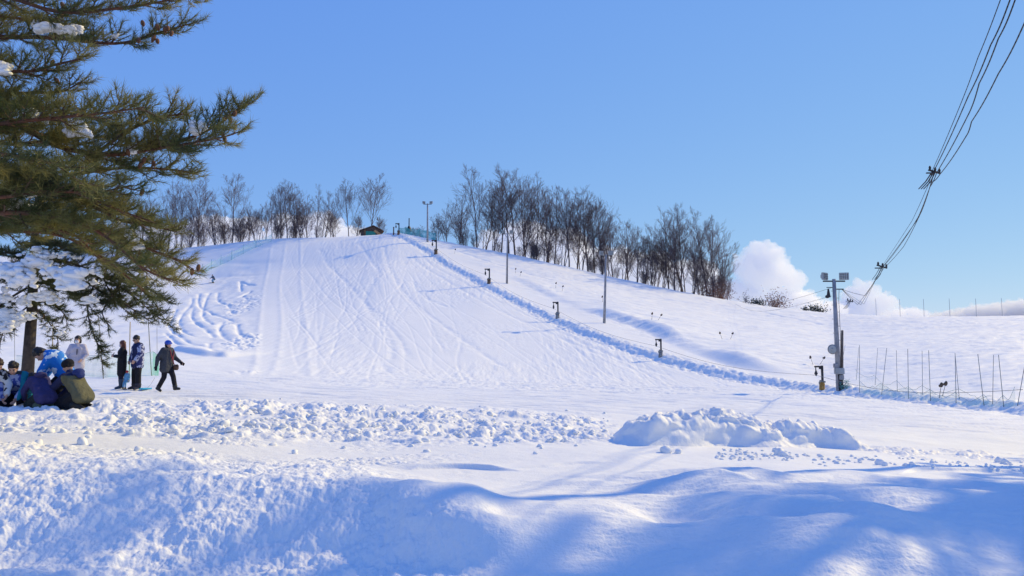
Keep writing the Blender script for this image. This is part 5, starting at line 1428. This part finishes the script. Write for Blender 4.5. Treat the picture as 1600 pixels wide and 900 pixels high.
# 1 adult kneeling, olive back, blue hood; faces left and away
p = crouch(121, 640, 13.6)
ad, hp, Rm = person(p, yawto(-1, 0.30), 'person kneeling in the snow with black cap, olive jacket with navy sleeves and blue hood', dict(KN,
    elL=(-.20, .44, .40), wrL=(-.12, .62, .20), elR=(.20, .44, .40), wrR=(.14, .64, .20), chest=(0, .12, .57), neck=(0, .22, .71), head=(0, .28, .84)), .88, (-.15, 1, -.35), [OLIVE, NAVY], BLACKC, [RUBBER], HAIR, 0, 0.98, -.08,
    jfn=lambda c: 1 if (c.z > .66 or c.y > .20) else 0, legr=1.2)
bm = bmesh.new(); ell(bm, hp(0, -.01, .045), (.112, .12, .095), Rm.to_euler(), 3); caps(bm, hp(-.08, .02, .0), hp(-.08, -.05, .0), .03, .03); caps(bm, hp(.08, .02, .0), hp(.08, -.05, .0), .03, .03); fuse('knit_cap', bm, [new_mat('black_knit', (0.012, 0.012, 0.016), rough=.9, bump=.01, bscale=60)], ad, .011, 2)
bm = bmesh.new(); ell(bm, (0, .02, .72), (.13, .10, .075), Euler((-.5, 0, 0)), 3); ell(bm, (0, -.04, .67), (.09, .06, .07), None, 3); fuse('hood', bm, [NAVB], ad, .013, 3)
WS = new_mat('white_sole', (0.6, 0.6, 0.62), rough=.6)
for s in (-1, 1):
    bm = bmesh.new(); caps(bm, (s * .125, -.09, .035), (s * .13, -.30, .02), .030, .028); fuse('sole', bm, [WS], ad, .01, 1)
# 2 child in bright blue patterned jacket, bent over to the left
BPAT = pattern_mat('blue_patterned_cloth', (0.60, 0.72, 0.85), (0.008, 0.17, 0.62), 9.0, 0.42, 0.02)
p = crouch(93, 634, 14.1)
bl, hp, Rm = person(p, yawto(-1, -0.25), 'person in bright blue jacket with white flecks bending over, black hair hiding the face', dict(
    pelvis=(0, -.08, .50), chest=(0, .10, .78), neck=(0, .24, .86), head=(0, .35, .86), shL=(-.15, .14, .82), shR=(.15, .14, .82), elL=(-.2, .26, .56), elR=(.2, .26, .56), wrL=(-.12, .36, .36), wrR=(.12, .36, .36),
    hiL=(-.09, -.07, .48), hiR=(.09, -.07, .48), knL=(-.14, .08, .34), knR=(.14, .08, .34), anL=(-.13, -.12, .09), anR=(.13, -.12, .09), toL=(-.14, .03, .04), toR=(.14, .03, .04)), 1.0, (.1, .8, -.75), BPAT, BLACKC, RUBBER, HAIR, .03, 1.02, -.06)
# 3 indigo jacket, sitting low, head bent forward away
p = crouch(66, 638, 13.5)
pu, hp, Rm = person(p, yawto(-.85, .55), 'person in dark indigo jacket with silver piping crouching low, head bowed', dict(KN, head=(0, .42, .66), neck=(0, .30, .66)), .80, (0, .8, -.8), PURP, cloth('dark_green_trousers', (0.03, 0.035, 0.03)), new_mat('green_boots', (0.10, 0.13, 0.08), rough=.7), HAIR, 0, 1.0, -.08, legr=1.15)
bm = bmesh.new(); ell(bm, (0, .14, .72), (.13, .11, .075), Euler((-.5, 0, 0)), 3); fuse('hood', bm, [PURP], pu, .013, 3)
bm = bmesh.new(); caps(bm, (.235, -.02, .60), (.245, .10, .40), .010, .010); caps(bm, (.245, .10, .40), (.22, .05, .28), .010, .010); fuse('piping', bm, [new_mat('silver_trim', (.45, .46, .5), rough=.4)], pu, .008, 1)
# 4 boy facing the camera
BPR = pattern_mat('blue_printed_cloth', (0.30, 0.36, 0.60), (0.03, 0.06, 0.30), 12, .5, .03); TEALC = cloth('teal_cloth', (0.01, 0.20, 0.28))
p = crouch(25, 634, 13.9)
by, hp, Rm = person(p, yawto(.35, -1), 'person facing the camera in a blue printed jacket with one teal sleeve', dict(KN), .90, (.05, 1, -.35), [BPR, TEALC, RUBBER], BLACKC, RUBBER, HAIR, 0, 1.15, -.05, jfn=lambda c: 1 if c.x < -.13 else (2 if c.z > .66 and c.y > .12 else 0))
# 5 child at the left edge
WB = pattern_mat('black_white_cloth', (0.65, 0.66, 0.66), (0.02, 0.02, 0.025), 9, .52, .02)
p = crouch(-22, 637, 13.6)
ed, hp, Rm = person(p, yawto(.8, -.5), 'person in black and white patterned jacket crouching at the left picture edge', dict(KN), .88, (.0, 1, -.5), WB, pattern_mat('red_black_cloth', (0.4, 0.03, 0.06), (0.02, 0.02, 0.025), 7, .40, .02), RUBBER, new_mat('brown_black_hair', (0.035, 0.02, 0.018), rough=.6, vary=.3, vscale=20), 0, 1.15, -.05)
p = crouch(-24, 630, 14.6)
rc, hp, Rm = person(p, yawto(.6, -.8), 'person in dark red cap at the left edge behind the child in black and white', dict(KN), .96, (.2, 1, -.2), NAVY, BLACKC, RUBBER, None, 0, 1.15, -.05)
bm = bmesh.new(); ell(bm, hp(0, -.01, .05), (.11, .12, .095), Rm.to_euler(), 3); fuse('cap', bm, [new_mat('dark_red_knit', (0.20, 0.02, 0.04), rough=.9)], rc, .011, 2)

# skier far up the hill
p = at(333, 442)
kk = (P(333, 429, p.y) - p).z / 1.45
sk, hp, Rm = person(p, yawto(-.6, -1), 'distant skier in dark jacket and light blue trousers descending the left slope', dict(
    pelvis=(0, -.14, .70), chest=(0, .06, 1.02), neck=(0, .14, 1.16), head=(0, .2, 1.30), shL=(-.17, .08, 1.10), shR=(.17, .08, 1.10), elL=(-.36, .1, .92), elR=(.36, .1, .92), wrL=(-.42, .28, .80), wrR=(.42, .28, .80),
    hiL=(-.09, -.12, .68), hiR=(.09, -.12, .68), knL=(-.14, .16, .42), knR=(.14, .16, .42), anL=(-.12, 0, .10), anR=(.12, 0, .10)), kk, (0, 1, 0), cloth('slate_cloth', (0.05, 0.08, 0.13)), cloth('sky_blue_trousers', (0.13, 0.33, 0.55)), RUBBER, HAIR, 0, 1.1, -.1)
for s in (-1, 1):
    bm = bmesh.new(); bx(bm, (s * .13, .1, .02), (.09, 1.55, .025)); bm_obj('ski', bm, RUBBER, sk)

# sled with cord
SLED = new_mat('light_blue_plastic', (0.05, 0.42, 0.72), rough=0.35, spec=.5)
p = at(227, 609, 16)
sl = empty('sled', p, 'small light blue plastic sled on the snow beside the man in camouflage', 'sled', None, 1.1); sl.scale = (.5, .5, .5)
bm = bmesh.new(); bx(bm, (0, 0, .035), (.70, .34, .03)); bm_obj('tray', bm, SLED, sl, bevel=.012)
for s in (-1, 1):
    bm = bmesh.new(); bx(bm, (0, s * .175, .085), (.72, .025, .09)); bm_obj('rim', bm, SLED, sl, bevel=.01)
tb = Tubes(4); q = (P(241, 590, p.y) - p) * 2; q = Matrix.Rotation(-.5, 3, 'Z') @ q; tb.path([(-.30, 0, .06), (.1, -.05, .10), (q.x * .6, q.y * .6, q.z * .45), q], .006, .006); tb.build('cord', RUBBER, sl)
